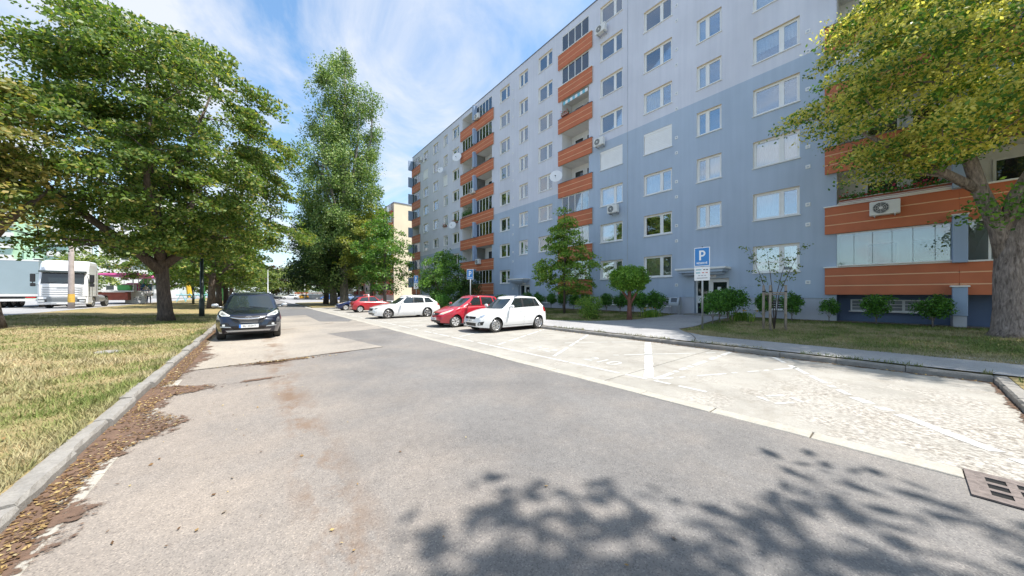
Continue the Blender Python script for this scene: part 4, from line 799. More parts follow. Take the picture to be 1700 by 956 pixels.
    def seam(p, q, w=.012):
        a = Vector(p); b_ = Vector(q); t = (b_-a).normalized(); n = Vector((t.z, 0, -t.x))*w/2
        for sg in (1, -1): 
            pts = [(a+n), (b_+n), (b_-n), (a-n)]; patch('panel_gap', [(u.x, sg*u.y, u.z) for u in pts], Mt['seam'], off=.0025, rings_=1, sub=10)
    for fn in s.get('patches', []):
        kind, nm_, pts, mm = fn[:4]; kw = fn[4] if len(fn) > 4 else {}
        (both if kind == 'both' else patch)(nm_, pts, Mt[mm], **kw)
    if detail:
        hy = W/2; zbm = lerp(zb, L*.5)
        for (d0, d1, z0, z1) in s.get('seams', []): seam((d0, hy, z0), (d1, hy, z1))
        for d in s.get('handles', []):
            for sg in (1, -1):
                lc, no, ix, di = bvh.find_nearest(Vector((ax(d), sg*hy, zbm-.13))); MB().cbox(lc.x-.09, lc.x+.09, lc.y-.018, lc.y+.022, lc.z-.014, lc.z+.014, .006).build('door_handle', pm, body)
    # mirrors
    md = s['mirror']
    for sg in (1, -1):
        mb = MB(); rg = []
        for (t, f) in ((-.5, .3), (-.44, .75), (-.2, 1), (.15, 1), (.42, .85), (.5, .5)):
            rg.append([(ax(md[0])+.055*f*math.cos(a)*1.1, sg*(W/2-.02+.14+t*.2), md[1]+.075*f*math.sin(a)) for a in [2*math.pi*k/12 for k in range(12)]])
        mb.loft(rg); mb.tube([(ax(md[0])+.02, sg*(W/2-.10), md[1]-.06), (ax(md[0]), sg*(W/2+.06), md[1]-.04)], .022, 6); inst('wing_mirror', fixn(mb.mesh('wing_mirror', Mt[s['mirror_mat']] if 'mirror_mat' in s else pm, True)), root)
    # number plates
    for end, d in (('front', s['plate'][0]), ('rear', L+.03)):
        if end == 'rear' and not s.get('rearplate'): continue
        z = s['plate'][1] if end == 'front' else s['rearplate']; hit = bvh.ray_cast(Vector((ax(-.5 if end == 'front' else L+.5), 0, z)), Vector((1 if end == 'front' else -1, 0, 0)))
        x = (hit[0].x if hit[0] else ax(d)); sg = -1 if end == 'front' else 1; x += sg*.016
        pl = MB().box(x-.006, x+.006, -.26, .26, z-.056, z+.056).build('number_plate', Mt['plate'], root); MB().box(x-.008, x+.008, -.26*-sg-.0 if False else (.21 if sg < 0 else -.26), (.26 if sg < 0 else -.21), z-.055, z+.055).build('plate_band', Mt['eu'], pl)
        if s.get('number'):
            inst('plate_text', text_mesh(s['number'], .085, Mt['ink']), pl, (x+sg*.0075, -.02 if sg < 0 else .02, z), (R(90), 0, R(-90 if sg < 0 else 90)))
    for e in s.get('extra', []): e(root, ax, pm, W, L)
    return root
def rails(d0, d1, y, z0, z1, m):
    def f(root, ax, pm, W, L):
        for sg in (1, -1): MB().tube([(ax(d0), sg*y, z0-.06), (ax(d0+.12), sg*y, z0), (ax((d0+d1)/2), sg*y, (z0+z1)/2+.02), (ax(d1-.1), sg*y, z1), (ax(d1), sg*y, z1-.06)], .018, 7).build('roof_rail', Mt[m], root, smooth=True)
    return f
def aerial(d, z):
    def f(root, ax, pm, W, L): MB().tube([(ax(d), 0, z), (ax(d+.22), 0, z+.22)], .006, 5).build('aerial', Mt['black'], root)
    return f
def emblem(d, z, kind):
    def f(root, ax, pm, W, L):
        mb = MB()
        if kind == 'oval_h':
            mb.tube([(ax(d), .085*math.cos(t), z+.045*math.sin(t)) for t in np.linspace(0, 2*math.pi, 19)], .008, 5); mb.tube([(ax(d), .035, z-.035), (ax(d), .02, z+.035)], .007, 5).tube([(ax(d), -.02, z-.035), (ax(d), -.035, z+.035)], .007, 5).tube([(ax(d), .028, z-.004), (ax(d), -.028, z+.004)], .007, 5)
        elif kind == 's': mb.tube([(ax(d), .045, z+.02), (ax(d), -.01, z+.05), (ax(d), -.045, z+.02), (ax(d), .045, z-.02), (ax(d), .01, z-.05), (ax(d), -.045, z-.02)], .010, 5)
        elif kind == 'h': mb.tube([(ax(d), .05, z+.04), (ax(d), .03, z-.04)], .009, 5).tube([(ax(d), -.05, z+.04), (ax(d), -.03, z-.04)], .009, 5).tube([(ax(d), .04, z), (ax(d), -.04, z)], .009, 5).tube([(ax(d), .07*math.cos(t), z+.06*math.sin(t)) for t in np.linspace(0, 2*math.pi, 17)], .006, 5)
        else: mb.tube([(ax(d), .045*math.cos(t), z+.045*math.sin(t)) for t in np.linspace(0, 2*math.pi, 15)], .010, 5)
        mb.build('emblem', Mt['chrome'], root)
    return f
def slats(d, y, zs, m='silver', r=.008):
    def f(root, ax, pm, W, L):
        for z in zs: MB().tube([(ax(d+.10), y, z), (ax(d+.03), y*.6, z), (ax(d), 0, z), (ax(d+.03), -y*.6, z), (ax(d+.10), -y, z)], r, 5).build('grille_slat', Mt[m], root)
    return f
def smile(d, pts, m='chrome', r=.016):
    def f(root, ax, pm, W, L):
        MB().tube([(ax(d+.13*(abs(y)/.5)**2), y, z) for y, z in pts], [r*.4]+[r]*(len(pts)-2)+[r*.4], 8).build('grille_trim', Mt[m], root, smooth=True)
    return f
def wipers(d, z, w):
    def f(root, ax, pm, W, L):
        for a, b in ((.1, .62), (-.5, .05)): MB().tube([(ax(d), a*w, z), (ax(d+.10), b*w, z+.05)], .010, 5).build('wiper', Mt['black'], root)
    return f
HATCH = dict(L=3.85, W=1.695, H=1.51, fo=.79, wb=2.43, r=.305, clear=.19, tf=.24, tr=.16, bow=.20, top=[(0, .42), (.03, .62), (.12, .72), (.30, .80), (.70, .90), (1.0, .955), (1.3, .97), (2.3, 1.0), (3.3, 1.045), (3.62, 1.06), (3.76, .98), (3.82, .75), (3.85, .5)],
  zb=[(.9, .955), (1.3, .965), (3.7, 1.05)], gh=dict(wb=.775, wr=.60, xf=(1.00, 1.72), xr=(3.76, 3.40), peak=2.2, drop=.06, crown=.03, bow=.26, bowr=.14, sides=[(1.42, 1.98), (2.26, 2.28), (2.36, 2.36), (3.02, 2.95), (3.10, 3.02), (3.36, 3.14)], lab=['w1', 'k', 'w2', 'k', 'w3', 'b']),
  wheel='pair', spokes=8, mirror=(1.52, 1.06), plate=(0, .50), number='BL 462CT', spare=0,
  patches=[('both', 'headlight', [(.46, .60), (.44, .64), (.56, .72), (.70, .84), (.745, .83), (.75, .72), (.66, .62)], 'lamp', dict(off=.008, proj='f', sub=7)), ('both', 'headlight_reflector', [(.54, .63), (.56, .68), (.66, .76), (.71, .74), (.68, .66)], 'lamp_in', dict(off=.012, proj='f')), ('one', 'grille', [(-.40, .665), (.40, .665), (.36, .565), (-.36, .565)], 'black', dict(off=.010, proj='f')), ('one', 'lower_intake', [(-.40, .41), (.40, .41), (.34, .28), (-.34, .28)], 'black', dict(off=.010, proj='f')), ('both', 'fog_light_surround', [(.50, .32), (.56, .44), (.72, .48), (.68, .33)], 'black', dict(off=.010, proj='f')), ('both', 'fog_light', [(.58, .36), (.58, .41), (.64, .41), (.64, .36)], 'lamp', dict(off=.014, proj='f')), ('both', 'tail_light', [(3.56, .8, .80), (3.50, .8, .98), (3.60, .8, 1.02), (3.72, .8, .96), (3.74, .8, .78)], 'tail', dict(off=.008))],
  seams=[(1.20, 1.28, .25, .94), (2.31, 2.31, .25, .98), (3.02, 3.14, .62, 1.0), (1.22, 3.0, .27, .27)], handles=[2.12, 2.95], extra=[emblem(-.012, .615, 's'), slats(-.008, .34, (.585, .645), 'black'), wipers(1.02, .985, .7), aerial(3.1, 1.46)])
MINI = dict(HATCH, L=3.85, W=1.675, H=1.53, fo=.74, wb=2.45, r=.295, tf=.28, bow=.26, top=[(0, .38), (.03, .55), (.10, .66), (.25, .74), (.6, .87), (.92, .985), (1.3, 1.02), (2.3, 1.04), (3.3, 1.06), (3.6, 1.07), (3.75, .98), (3.82, .75), (3.85, .5)],
  zb=[(.8, .975), (1.2, 1.0), (3.7, 1.08)], gh=dict(wb=.765, wr=.585, xf=(.80, 1.66), xr=(3.72, 3.40), peak=2.2, drop=.07, crown=.035, bow=.26, bowr=.14, sides=[(1.34, 1.92), (2.2, 2.22), (2.28, 2.29), (3.0, 2.95), (3.06, 3.01), (3.3, 3.12)], lab=['w1', 'b', 'w2', 'b', 'w3', 'b']),
  wheel='cover', spokes=7, mirror=(1.42, 1.10), plate=(0, .42), number='BA 871LV',
  patches=[('both', 'headlight', [(.36, .62), (.40, .68), (.58, .78), (.70, .86), (.735, .84), (.72, .74), (.58, .63)], 'lamp', dict(off=.008, proj='f', sub=7)), ('both', 'headlight_reflector', [(.46, .65), (.50, .69), (.66, .78), (.69, .76), (.60, .67)], 'amber', dict(off=.012, proj='f')), ('one', 'grille', [(-.33, .68), (.33, .68), (.27, .585), (-.27, .585)], 'black', dict(off=.010, proj='f')), ('one', 'lower_intake', [(-.50, .34), (.50, .34), (.44, .25), (-.44, .25)], 'black', dict(off=.010, proj='f')), ('both', 'tail_light', [(3.56, .8, .80), (3.50, .8, .98), (3.60, .8, 1.02), (3.72, .8, .96), (3.74, .8, .78)], 'tail', dict(off=.008))],
  seams=[(1.16, 1.22, .25, .96), (2.25, 2.25, .25, 1.0), (2.98, 3.1, .6, 1.0)], handles=[2.08, 2.92], extra=[emblem(0.0, .635, 'h'), wipers(.84, 1.0, .7), aerial(1.7, 1.5)])
WAGON = dict(HATCH, L=4.66, W=1.80, H=1.47, fo=.88, wb=2.69, r=.325, clear=.17, tf=.22, bow=.19, top=[(0, .42), (.03, .60), (.12, .70), (.35, .78), (.9, .89), (1.25, .94), (1.6, .955), (3.0, .98), (4.0, 1.01), (4.35, 1.02), (4.52, .96), (4.62, .78), (4.66, .5)],
  zb=[(1.1, .93), (1.5, .945), (4.5, 1.02)], gh=dict(wb=.80, wr=.60, xf=(1.22, 2.02), xr=(4.55, 4.02), peak=2.5, drop=.09, crown=.03, bow=.26, bowr=.14, sides=[(1.66, 2.26), (2.58, 2.62), (2.66, 2.70), (3.36, 3.34), (3.44, 3.42), (4.14, 3.76)], lab=['w1', 'k', 'w2', 'b', 'w3', 'b']),
  wheel='pair', spokes=5, mirror=(1.76, 1.03), plate=(0, .44), number='BT 508EH',
  patches=[('both', 'headlight', [(.46, .60), (.47, .68), (.62, .71), (.78, .745), (.80, .70), (.72, .62)], 'lamp', dict(off=.008, proj='f', sub=7)), ('both', 'headlight_reflector', [(.54, .62), (.55, .67), (.75, .71), (.73, .65)], 'black', dict(off=.012, proj='f')), ('one', 'grille', [(-.43, .67), (.43, .67), (.38, .52), (-.38, .52)], 'black', dict(off=.010, proj='f')), ('one', 'lower_intake', [(-.66, .36), (.66, .36), (.58, .26), (-.58, .26)], 'black', dict(off=.010, proj='f')), ('both', 'fog_light', [(.62, .37), (.62, .42), (.76, .43), (.74, .38)], 'lamp_in', dict(off=.012, proj='f')), ('both', 'tail_light', [(4.36, .8, .82), (4.32, .8, .93), (4.50, .8, .96), (4.58, .8, .90), (4.56, .8, .80)], 'tail', dict(off=.008))],
  seams=[(1.50, 1.58, .22, .92), (2.64, 2.64, .22, .95), (3.38, 3.52, .55, .98)], handles=[2.46, 3.30], extra=[emblem(.02, .70, 'o'), rails(2.2, 3.95, .55, 1.485, 1.455, 'silver'), wipers(1.26, .955, .75), slats(-.005, .36, (.54, .58, .62), 'black')])
SUV = dict(HATCH, L=4.41, W=1.82, H=1.66, fo=.88, wb=2.64, r=.355, clear=.22, tf=.20, bow=.22, top=[(0, .46), (.03, .70), (.10, .84), (.25, .92), (.7, 1.01), (1.15, 1.08), (1.5, 1.09), (3.0, 1.13), (3.9, 1.19), (4.15, 1.19), (4.30, 1.10), (4.38, .85), (4.41, .55)],
  zb=[(1.0, 1.06), (1.4, 1.08), (4.3, 1.19)], gh=dict(wb=.82, wr=.62, xf=(1.12, 1.86), xr=(4.28, 3.84), peak=2.5, drop=.08, crown=.03, bow=.26, bowr=.14, sides=[(1.56, 2.14), (2.48, 2.52), (2.56, 2.60), (3.24, 3.22), (3.32, 3.30), (3.78, 3.52)], lab=['w1', 'k', 'w2', 'k', 'w3', 'b']),
  wheel='pair', spokes=5, mirror=(1.66, 1.17), mirror_mat='silver', plate=(0, .50), number='BL 350HT', tw=.225,
  patches=[('both', 'headlight', [(.52, .83), (.50, .86), (.64, .94), (.76, 1.0), (.80, .99), (.81, .90), (.72, .84)], 'lamp', dict(off=.010, proj='f', sub=7)), ('both', 'headlight_reflector', [(.60, .855), (.62, .89), (.74, .95), (.77, .90), (.70, .86)], 'lamp_in', dict(off=.014, proj='f')), ('one', 'grille', [(-.48, .83), (.48, .83), (.50, .78), (.36, .60), (-.36, .60), (-.50, .78)], 'black', dict(off=.008, proj='f', sub=8)), ('one', 'lower_intake', [(-.46, .46), (.46, .46), (.42, .38), (-.42, .38)], 'black', dict(off=.010, proj='f')), ('one', 'skid_plate', [(-.62, .37), (.62, .37), (.56, .31), (-.56, .31)], 'silver', dict(off=.014, proj='f')), ('both', 'fog_light_surround', [(.48, .47), (.54, .60), (.62, .63), (.76, .58), (.74, .49)], 'black', dict(off=.010, proj='f')), ('both', 'fog_light', [(.62, .51), (.62, .57), (.69, .57), (.69, .51)], 'lamp', dict(off=.018, proj='f')), ('both', 'fog_trim', [(.46, .455), (.48, .485), (.75, .505), (.74, .47)], 'silver', dict(off=.016, proj='f')), ('both', 'tail_light', [(4.10, .82, .98), (4.08, .82, 1.1), (4.26, .8, 1.1), (4.28, .8, .92)], 'tail', dict(off=.008))],
  seams=[(1.42, 1.5, .30, 1.06), (2.54, 2.54, .30, 1.08), (3.3, 3.45, .7, 1.1)], handles=[2.36, 3.16], extra=[emblem(-.035, .795, 'oval_h'), smile(-.022, [(.50, .825), (.42, .785), (.25, .755), (0, .745), (-.25, .755), (-.42, .785), (-.50, .825)], 'chrome', .024), rails(2.05, 3.8, .575, 1.665, 1.64, 'chrome'), wipers(1.16, 1.085, .75), slats(-.012, .36, (.62, .66, .70), 'silver', .006)])
COUPE = dict(MINI, H=1.43, L=3.83, gh=dict(wb=.75, wr=.57, xf=(.95, 1.75), xr=(3.66, 3.20), peak=2.0, drop=.11, crown=.03, bow=.26, bowr=.14, sides=[(1.5, 2.0), (2.42, 2.42), (2.50, 2.48), (3.3, 3.0)], lab=['w1', 'b', 'w2', 'b']), top=[(0, .38), (.03, .55), (.10, .64), (.3, .72), (.95, .90), (1.3, .92), (3.3, .98), (3.55, .98), (3.72, .92), (3.80, .70), (3.83, .45)], zb=[(.9, .90), (3.6, .98)], rearplate=.62, extra=[aerial(1.7, 1.42)], handles=[2.3], seams=[(1.3, 1.36, .25, .88), (2.46, 2.46, .25, .94)],
  patches=[p for p in MINI['patches'] if p[1] not in ('tail_light',)]+[('both', 'tail_light', [(.52, .66), (.54, .88), (.66, .92), (.74, .84), (.74, .68)], 'tail', dict(off=.008, proj='r')), ('one', 'rear_bumper_strip', [(-.66, .47), (.66, .47), (.66, .52), (-.66, .52)], 'black', dict(off=.008, proj='r'))])
PW, PR, PN, PR2, PB = paint('paint_white', (.80, .80, .80), rough=.35), paint('paint_red', (.42, .012, .028)), paint('paint_navy', (.010, .014, .028), .3, .22), paint('paint_red_dull', (.40, .015, .022)), paint('paint_blue', (.010, .024, .10), .3)
build_car('parked_car', 'white five-door hatchback parked nearest the entrance path', 'car', HATCH, PW, (8.93, 11.46, .004), 0, group='cars in the parking bays')
build_car('parked_car', 'small red hatchback parked just behind the nearest white hatchback', 'car', MINI, PR, (8.68, 14.30, .004), 0, group='cars in the parking bays')
build_car('parked_car', 'white estate car with roof rails facing the road', 'car', WAGON, PW, (8.22, 21.9, .004), 0, group='cars in the parking bays')
build_car('parked_car', 'red hatchback parked with its rear towards the road', 'car', COUPE, PR2, (8.45, 30.4, .004), math.pi, group='cars in the parking bays')
build_car('parked_car', 'dark blue hatchback nosing out beside the red hatchback', 'car', dict(COUPE, H=1.45, number='BA 214ZK', rearplate=None), PB, (8.15, 34.9, .004), 0, group='cars in the parking bays')
build_car('parked_car', 'dark navy off-road car parked against the left kerb', 'car', SUV, PN, (-.03, 16.45, .002), R(88))
far_cols = [('black saloon at the far end of the road', (.012, .014, .02), (4.3, 112, 0), WAGON, 'white'), ('white car between the far black and yellow cars', (.72, .72, .72), (8.6, 116, 0), WAGON, ''), ('orange-yellow car at the far end of the road', (.70, .36, .03), (11.8, 119, 0), HATCH, ''),
            ('bright blue car in the far car park seen right of the wall', (.03, .14, .42), (16.4, 103, 0), MINI, ''), ('pale blue car glimpsed left of the poplar trunk', (.16, .25, .42), (18.2, 84, 0), HATCH, ''), ('orange-red car glimpsed right of the poplar trunk', (.60, .06, .03), (20.8, 82, 0), MINI, ''), ('deep blue car parked behind the poplar', (.02, .06, .25), (18.6, 92, 0), MINI, '')]
for i, (lb, col, p, sp_, _) in enumerate(far_cols):
    build_car('parked_car', lb, 'car', sp_, paint('paint_far%d' % i, col), p, math.pi if i in (0, 4) else 0, detail=False, group='cars in the far car park')

# ------------------------------------------------------------------ vegetation
def leaf_verts(P, size, up, r, outward=None, aspect=.62, out_w=.35):
    n = len(P); nr = r.normal(0, 1, (n, 3))*.62; nr[:, 2] += up
    if outward is not None: nr += outward*out_w
    nr /= np.linalg.norm(nr, axis=1, keepdims=True)+1e-9
    a = r.normal(0, 1, (n, 3)); t = a-(a*nr).sum(1, keepdims=True)*nr; t /= np.linalg.norm(t, axis=1, keepdims=True)+1e-9
    b = np.cross(nr, t); l = (size*r.uniform(.65, 1.35, n))[:, None]; w = l*aspect
    return np.stack([P-t*l*.5, P+b*w*.5+t*l*.05-nr*l*.05, P+t*l*.5-nr*l*.12, P-b*w*.5+t*l*.05-nr*l*.05], 1).reshape(-1, 3)
def crown_clumps(n, lo, hi, rf, sx, sy, r, lump=.22, shell=.42):
    out = []; ph = r.uniform(0, 6.28, 6)
    while len(out) < n:
        h = r.random(); R_ = rf(h)
        if r.random() > (R_/max(rf(q) for q in (0, .2, .4, .6, .8)))**1.3: continue
        az = r.uniform(0, 6.283); f = r.random()**shell
        k = 1+lump*(math.sin(2*az+ph[0]+3*h)*.5+math.sin(3*az+ph[1]-5*h)*.4+math.sin(7*h*2+ph[2]+az)*.4)
        out.append((R_*f*k*math.cos(az)*sx, R_*f*k*math.sin(az)*sy, lo+(hi-lo)*h, f))
    return np.array(out)
def leaves_from(cl, crad, per, size, flat, up, r, droop=.0, aspect=.62):
    n = len(cl); idx = np.repeat(np.arange(n), per); rad = crad*r.uniform(.65, 1.3, n); o = r.normal(0, 1, (n*per, 3)); o /= np.linalg.norm(o, axis=1, keepdims=True); o *= (r.random(n*per)**.42)[:, None]; o[:, :2] *= 1+.25*np.sin(3*np.arctan2(o[:, 1], o[:, 0])+idx*1.7)[:, None]; o[:, 2] *= flat
    o *= rad[idx][:, None]; P = cl[idx, :3]+o
    dirv = cl[idx, :3].copy(); dirv[:, 2] = 0; dirv /= np.linalg.norm(dirv, axis=1, keepdims=True)+1e-6
    P[:, 2] -= droop*(o*dirv).sum(1)
    return leaf_verts(P, size, up, r, dirv, aspect)
def wood(trunk, tr, limbs, cl, base_z, r, twig=.02, nside=10, ratio=.55, maxb=400):
    mb = MB(); mb.tube(trunk, tr, nside); lines = [(np.array(p), None) for p in [trunk]]; segs = []
    def addseg(pts, rs):
        pts = np.array([tuple(p) for p in pts], float); rs = list(rs)
        for i in range(len(pts)-1):
            for t in np.linspace(0, 1, 6)[:-1]: segs.append((*(pts[i]*(1-t)+pts[i+1]*t), rs[i]*(1-t)+rs[i+1]*t))
        segs.append((*pts[-1], rs[-1]))
    addseg(trunk, tr)
    for pts, rs in limbs: mb.tube(pts, rs, max(6, nside-3)); addseg(pts, rs)
    S = np.array(segs); order = np.argsort(np.linalg.norm(cl[:, :2], axis=1))
    for q in order[:maxb]:
        c = cl[q, :3]; m = S[:, 2] < c[2]-.1*abs(c[2]-base_z)*0-.05
        T = S[m] if m.any() else S; d = np.linalg.norm(T[:, :3]-c, axis=1)+.35*np.abs(T[:, 2]-(c[2]-.35*np.linalg.norm(c[:2]-T[:, :2], axis=1))); a = T[np.argmin(d)]
        L = np.linalg.norm(c-a[:3])
        if L < .25: continue
        mid = (a[:3]+c)/2+np.array([r.normal(0, .06)*L, r.normal(0, .06)*L, .08*L]); r0 = min(a[3]*ratio, twig*(1+L*.6)); r0 = max(r0, twig*.6)
        mb.tube([a[:3], mid, c], [r0, r0*.7, r0*.35], 5)
        for t in (.35, .7, 1): p = a[:3]*(1-t)+c*t; 
        S = np.vstack([S, [[*mid, r0*.7], [*c, r0*.35]]])
    return mb
def tree(name, label, base, trunk, tr, limbs, lo, hi, rf, n, crad, per, size, leafm, barkm, seed, off=(0, 0), sx=1, sy=1, flat=.5, up=.7, droop=.25, lump=.22, shell=.42, twig=.03, group=None, blossom=None, cat='tree', aspect=.62, extra=None, nside=10):
    r = np.random.default_rng(seed); cl = crown_clumps(n, lo, hi, rf, sx, sy, r, lump, shell); cl[:, 0] += off[0]; cl[:, 1] += off[1]
    if extra is not None: cl = np.vstack([cl, [(*e, .4 if e[2] < 4.6 else .8) for e in extra]])
    root = empty(name, base, 0, label, cat, group)
    wm = wood(trunk, tr, limbs, cl, lo, r, twig, nside).mesh('trunk', barkm, True); inst('trunk', wm, root)
    V = leaves_from(cl, crad, per, size, flat, up, r, droop, aspect); o = inst('crown', npmesh('crown', V, np.arange(len(V)).reshape(-1, 4), leafm), root); o['kind'] = 'stuff'
    if blossom:
        c2 = cl[cl[:, 3] > .45].copy(); c2[:, 2] += crad*.12; V = leaves_from(c2, crad*1.02, blossom[1], blossom[2], flat*.9, up, r, droop, .55); o = inst('blossom', npmesh('blossom', V, np.arange(len(V)).reshape(-1, 4), blossom[0]), root); o['kind'] = 'stuff'
    return root
dome = lambda R_, c=.3, e=.45: (lambda h: R_*max(.05, 1-((h-c)/(1.02-c))**2)**e if h > c else R_*(.72+.28*(h/c)**.7))
def V3(*a): return Vector(a)
# big maple on the verge
tree('maple_tree', 'broad green maple with dark trunk on the left verge', (-3.55, 24.55, g(-3.55)-.05), [(0, 0, 0), (-.03, 0, .5), (-.10, 0, 1.6), (-.18, .05, 3.0), (-.3, .1, 4.6), (-.5, .0, 7), (-.6, .1, 10), (-.7, .1, 13)], [.38, .29, .255, .25, .22, .17, .12, .05],
     [([(-.16, 0, 2.6), (-.9, -.2, 3.5), (-2.3, -.5, 4.9), (-3.8, -.9, 6.6)], [.26, .22, .16, .08]), ([(-.16, .05, 2.9), (.9, .1, 4.0), (2.6, .4, 5.2), (4.4, .6, 6.2)], [.24, .18, .13, .06]), ([(-.2, .05, 3.2), (-.3, -1.2, 4.8), (-.2, -2.8, 6.4), (0, -4, 7.6)], [.22, .17, .12, .06]), ([(-.25, .05, 3.8), (.6, 1.3, 6), (1.4, 2.8, 9)], [.2, .14, .06]), ([(-.35, .1, 5), (-1.6, 1.2, 8), (-2.6, 1.6, 11)], [.17, .12, .05]), ([(-.4, .05, 6), (.9, -.9, 9), (1.8, -1.2, 12)], [.16, .1, .04])],
     3.7, 14.9, dome(6.05, .28, .5), 370, 1.0, 310, .165, Mt['maple'], Mt['bark'], 3, off=(-.55, 0), flat=.38, up=.5, droop=.4, lump=.3, shell=.40, twig=.035)
tree('maple_tree', 'maple with yellowing dry leaves at the left picture edge', (-7.35, 20.9, g(-7.35)-.05), [(0, 0, 0), (-.05, 0, .6), (-.2, 0, 2.0), (-.45, 0, 3.6), (-.9, -.2, 5.5), (-1.2, -.2, 8)], [.32, .25, .22, .20, .14, .06],
     [([(-.3, 0, 2.8), (.4, -.2, 4.0), (1.3, -.4, 5.2)], [.17, .12, .05]), ([(-.35, 0, 3.0), (-1.6, .3, 4.5), (-3, .4, 6)], [.17, .12, .05])], 3.9, 9.4, dome(2.8, .3), 85, .9, 160, .17, Mt['maple_y'], Mt['bark'], 8, off=(-1.0, -.3), flat=.36, up=.9, droop=.35, twig=.03)
# trees farther along the verge share one build
rt = tree('maple_tree', 'first trunk behind the dark lamp post on the verge', (-3.2, 43, .15), [(0, 0, 0), (.05, 0, 1.5), (.1, .05, 3.2), (.2, 0, 6), (.3, .1, 9.5)], [.36, .28, .25, .17, .05], [([(.1, 0, 2.6), (1.2, .3, 4.2), (2.5, .5, 5.6)], [.15, .11, .05]), ([(.1, 0, 2.9), (-1.2, -.3, 4.4), (-2.4, -.5, 5.8)], [.15, .11, .05])],
     2.7, 10.5, dome(4.2, .3), 110, 1.2, 95, .27, Mt['maple'], Mt['bark'], 13, flat=.45, droop=.3, group='trees along the left verge')
for lb, p, rz, sc in (('second trunk behind the dark lamp post on the verge', (-3.1, 50.5, .15), 1.3, .95), ('verge maple beyond the dark lamp post, third in its row', (-2.9, 60, .15), 2.5, 1.0), ('verge maple beyond the dark lamp post, farthest in its row', (-2.9, 74, .15), 4.0, 1.05), ('verge maple standing beside the truck street behind the big maple', (-8.2, 56, .4), 5.1, .85)):
    c = copy_tree(rt); c.location = p; c.rotation_euler = (0, 0, rz); c.scale = (sc,)*3; c['label'] = lb
# poplar
def prf(h): return float(np.interp(h, [0, .06, .16, .3, .5, .68, .82, .93, 1], [2.6, 4.2, 5.3, 5.5, 5.3, 4.3, 3.2, 2.0, .5]))
lm = []
for k in range(9):
    a = k*.7+.3; q = 1.7+.9*(k % 3); z0 = 3+1.6*k; lm.append(([(0, 0, z0), (math.cos(a)*q*.5, math.sin(a)*q*.5, z0+2.5), (math.cos(a)*q, math.sin(a)*q, z0+8), (math.cos(a)*q*1.05, math.sin(a)*q*1.05, min(33, z0+14))], [.26, .2, .12, .04]))
tree('poplar_tree', 'very tall columnar poplar beyond the parked cars', (10.0, 49.8, .1), [(0, 0, 0), (0, 0, .8), (-.05, 0, 3), (.1, 0, 10), (0, .1, 20), (.1, 0, 34)], [.72, .56, .50, .40, .26, .05], lm, 3.0, 34.8, prf, 400, 1.15, 270, .24, Mt['poplar'], Mt['bark3'], 17, flat=1.25, up=.5, droop=-.1, lump=.48, shell=.33, twig=.04)
tree('dark_tree', 'dense dark tree standing left of the tall poplar', (8.6, 55.5, .1), [(0, 0, 0), (.1, 0, 2), (.2, .1, 5), (.1, 0, 11)], [.42, .34, .26, .08], [([(.1, 0, 2.2), (-1.6, 0, 4.4), (-3, .2, 6.5)], [.2, .14, .06]), ([(.1, 0, 2.4), (1.7, 0, 4.6), (3, .2, 7)], [.2, .14, .06])], 2.6, 15.5, dome(5.0, .3), 170, 1.5, 110, .30, Mt['dark_leaf'], Mt['bark'], 19, flat=.6)
tree('leaning_tree', 'thick ivy-clad trunk with dark crown just left of the poplar', (9.0, 51.5, .1), [(0, 0, 0), (-.1, 0, 1.6), (-.5, 0, 3.4), (-1.0, 0, 6), (-1.2, 0, 10)], [.55, .46, .34, .24, .08], [([(-.2, 0, 2.2), (.7, -.3, 4), (1.4, -.4, 6)], [.22, .16, .06])], 3.0, 12.5, dome(4.0, .35), 100, 1.3, 110, .28, Mt['dark_leaf'], Mt['bark3'], 23, off=(-.8, 0), flat=.6)
tree('broadleaf_tree', 'dark green tree in front of the beige block', (11.6, 37.2, .15), [(0, 0, 0), (.02, 0, 2), (.05, 0, 5), (0, 0, 10.2)], [.20, .16, .12, .03], [], 1.7, 10.9, dome(3.0, .28, .8), 120, .85, 100, .21, mat_ := Mt['linden'], Mt['bark'], 29, flat=.5, shell=.6)
tree('yellow_tree', 'yellow-green tree beside the poplar', (12.0, 44.0, .15), [(0, 0, 0), (.02, 0, 2), (.05, 0, 6), (0, 0, 11.5)], [.24, .18, .14, .03], [], 3.0, 13.0, dome(3.6, .35, .7), 110, .95, 90, .24, Mt['yellow_leaf'], Mt['bark'], 31, flat=.5, shell=.6)
tree('shrub_tree', 'wide bushy small tree behind the white estate car', (15.0, 29.0, .2), [(0, 0, 0), (.05, 0, 1), (0, 0, 3), (0, 0, 5)], [.14, .12, .08, .03], [([(0, 0, .6), (.9, .2, 1.8), (1.6, .4, 3.2)], [.09, .06, .03]), ([(0, 0, .6), (-.9, -.2, 1.8), (-1.6, -.4, 3.2)], [.09, .06, .03])], .5, 5.6, dome(2.7, .35), 130, .75, 110, .17, Mt['linden'], Mt['bark'], 37, flat=.5)
tree('dark_shrub', 'tall dark shrub behind the middle parking sign', (17.0, 27.6, .25), [(0, 0, 0), (.02, 0, 1.5), (0, 0, 3.2)], [.09, .07, .03], [], .3, 3.6, dome(1.45, .35), 70, .5, 110, .12, Mt['dark_leaf'], Mt['bark'], 41, flat=.7, cat='shrub')
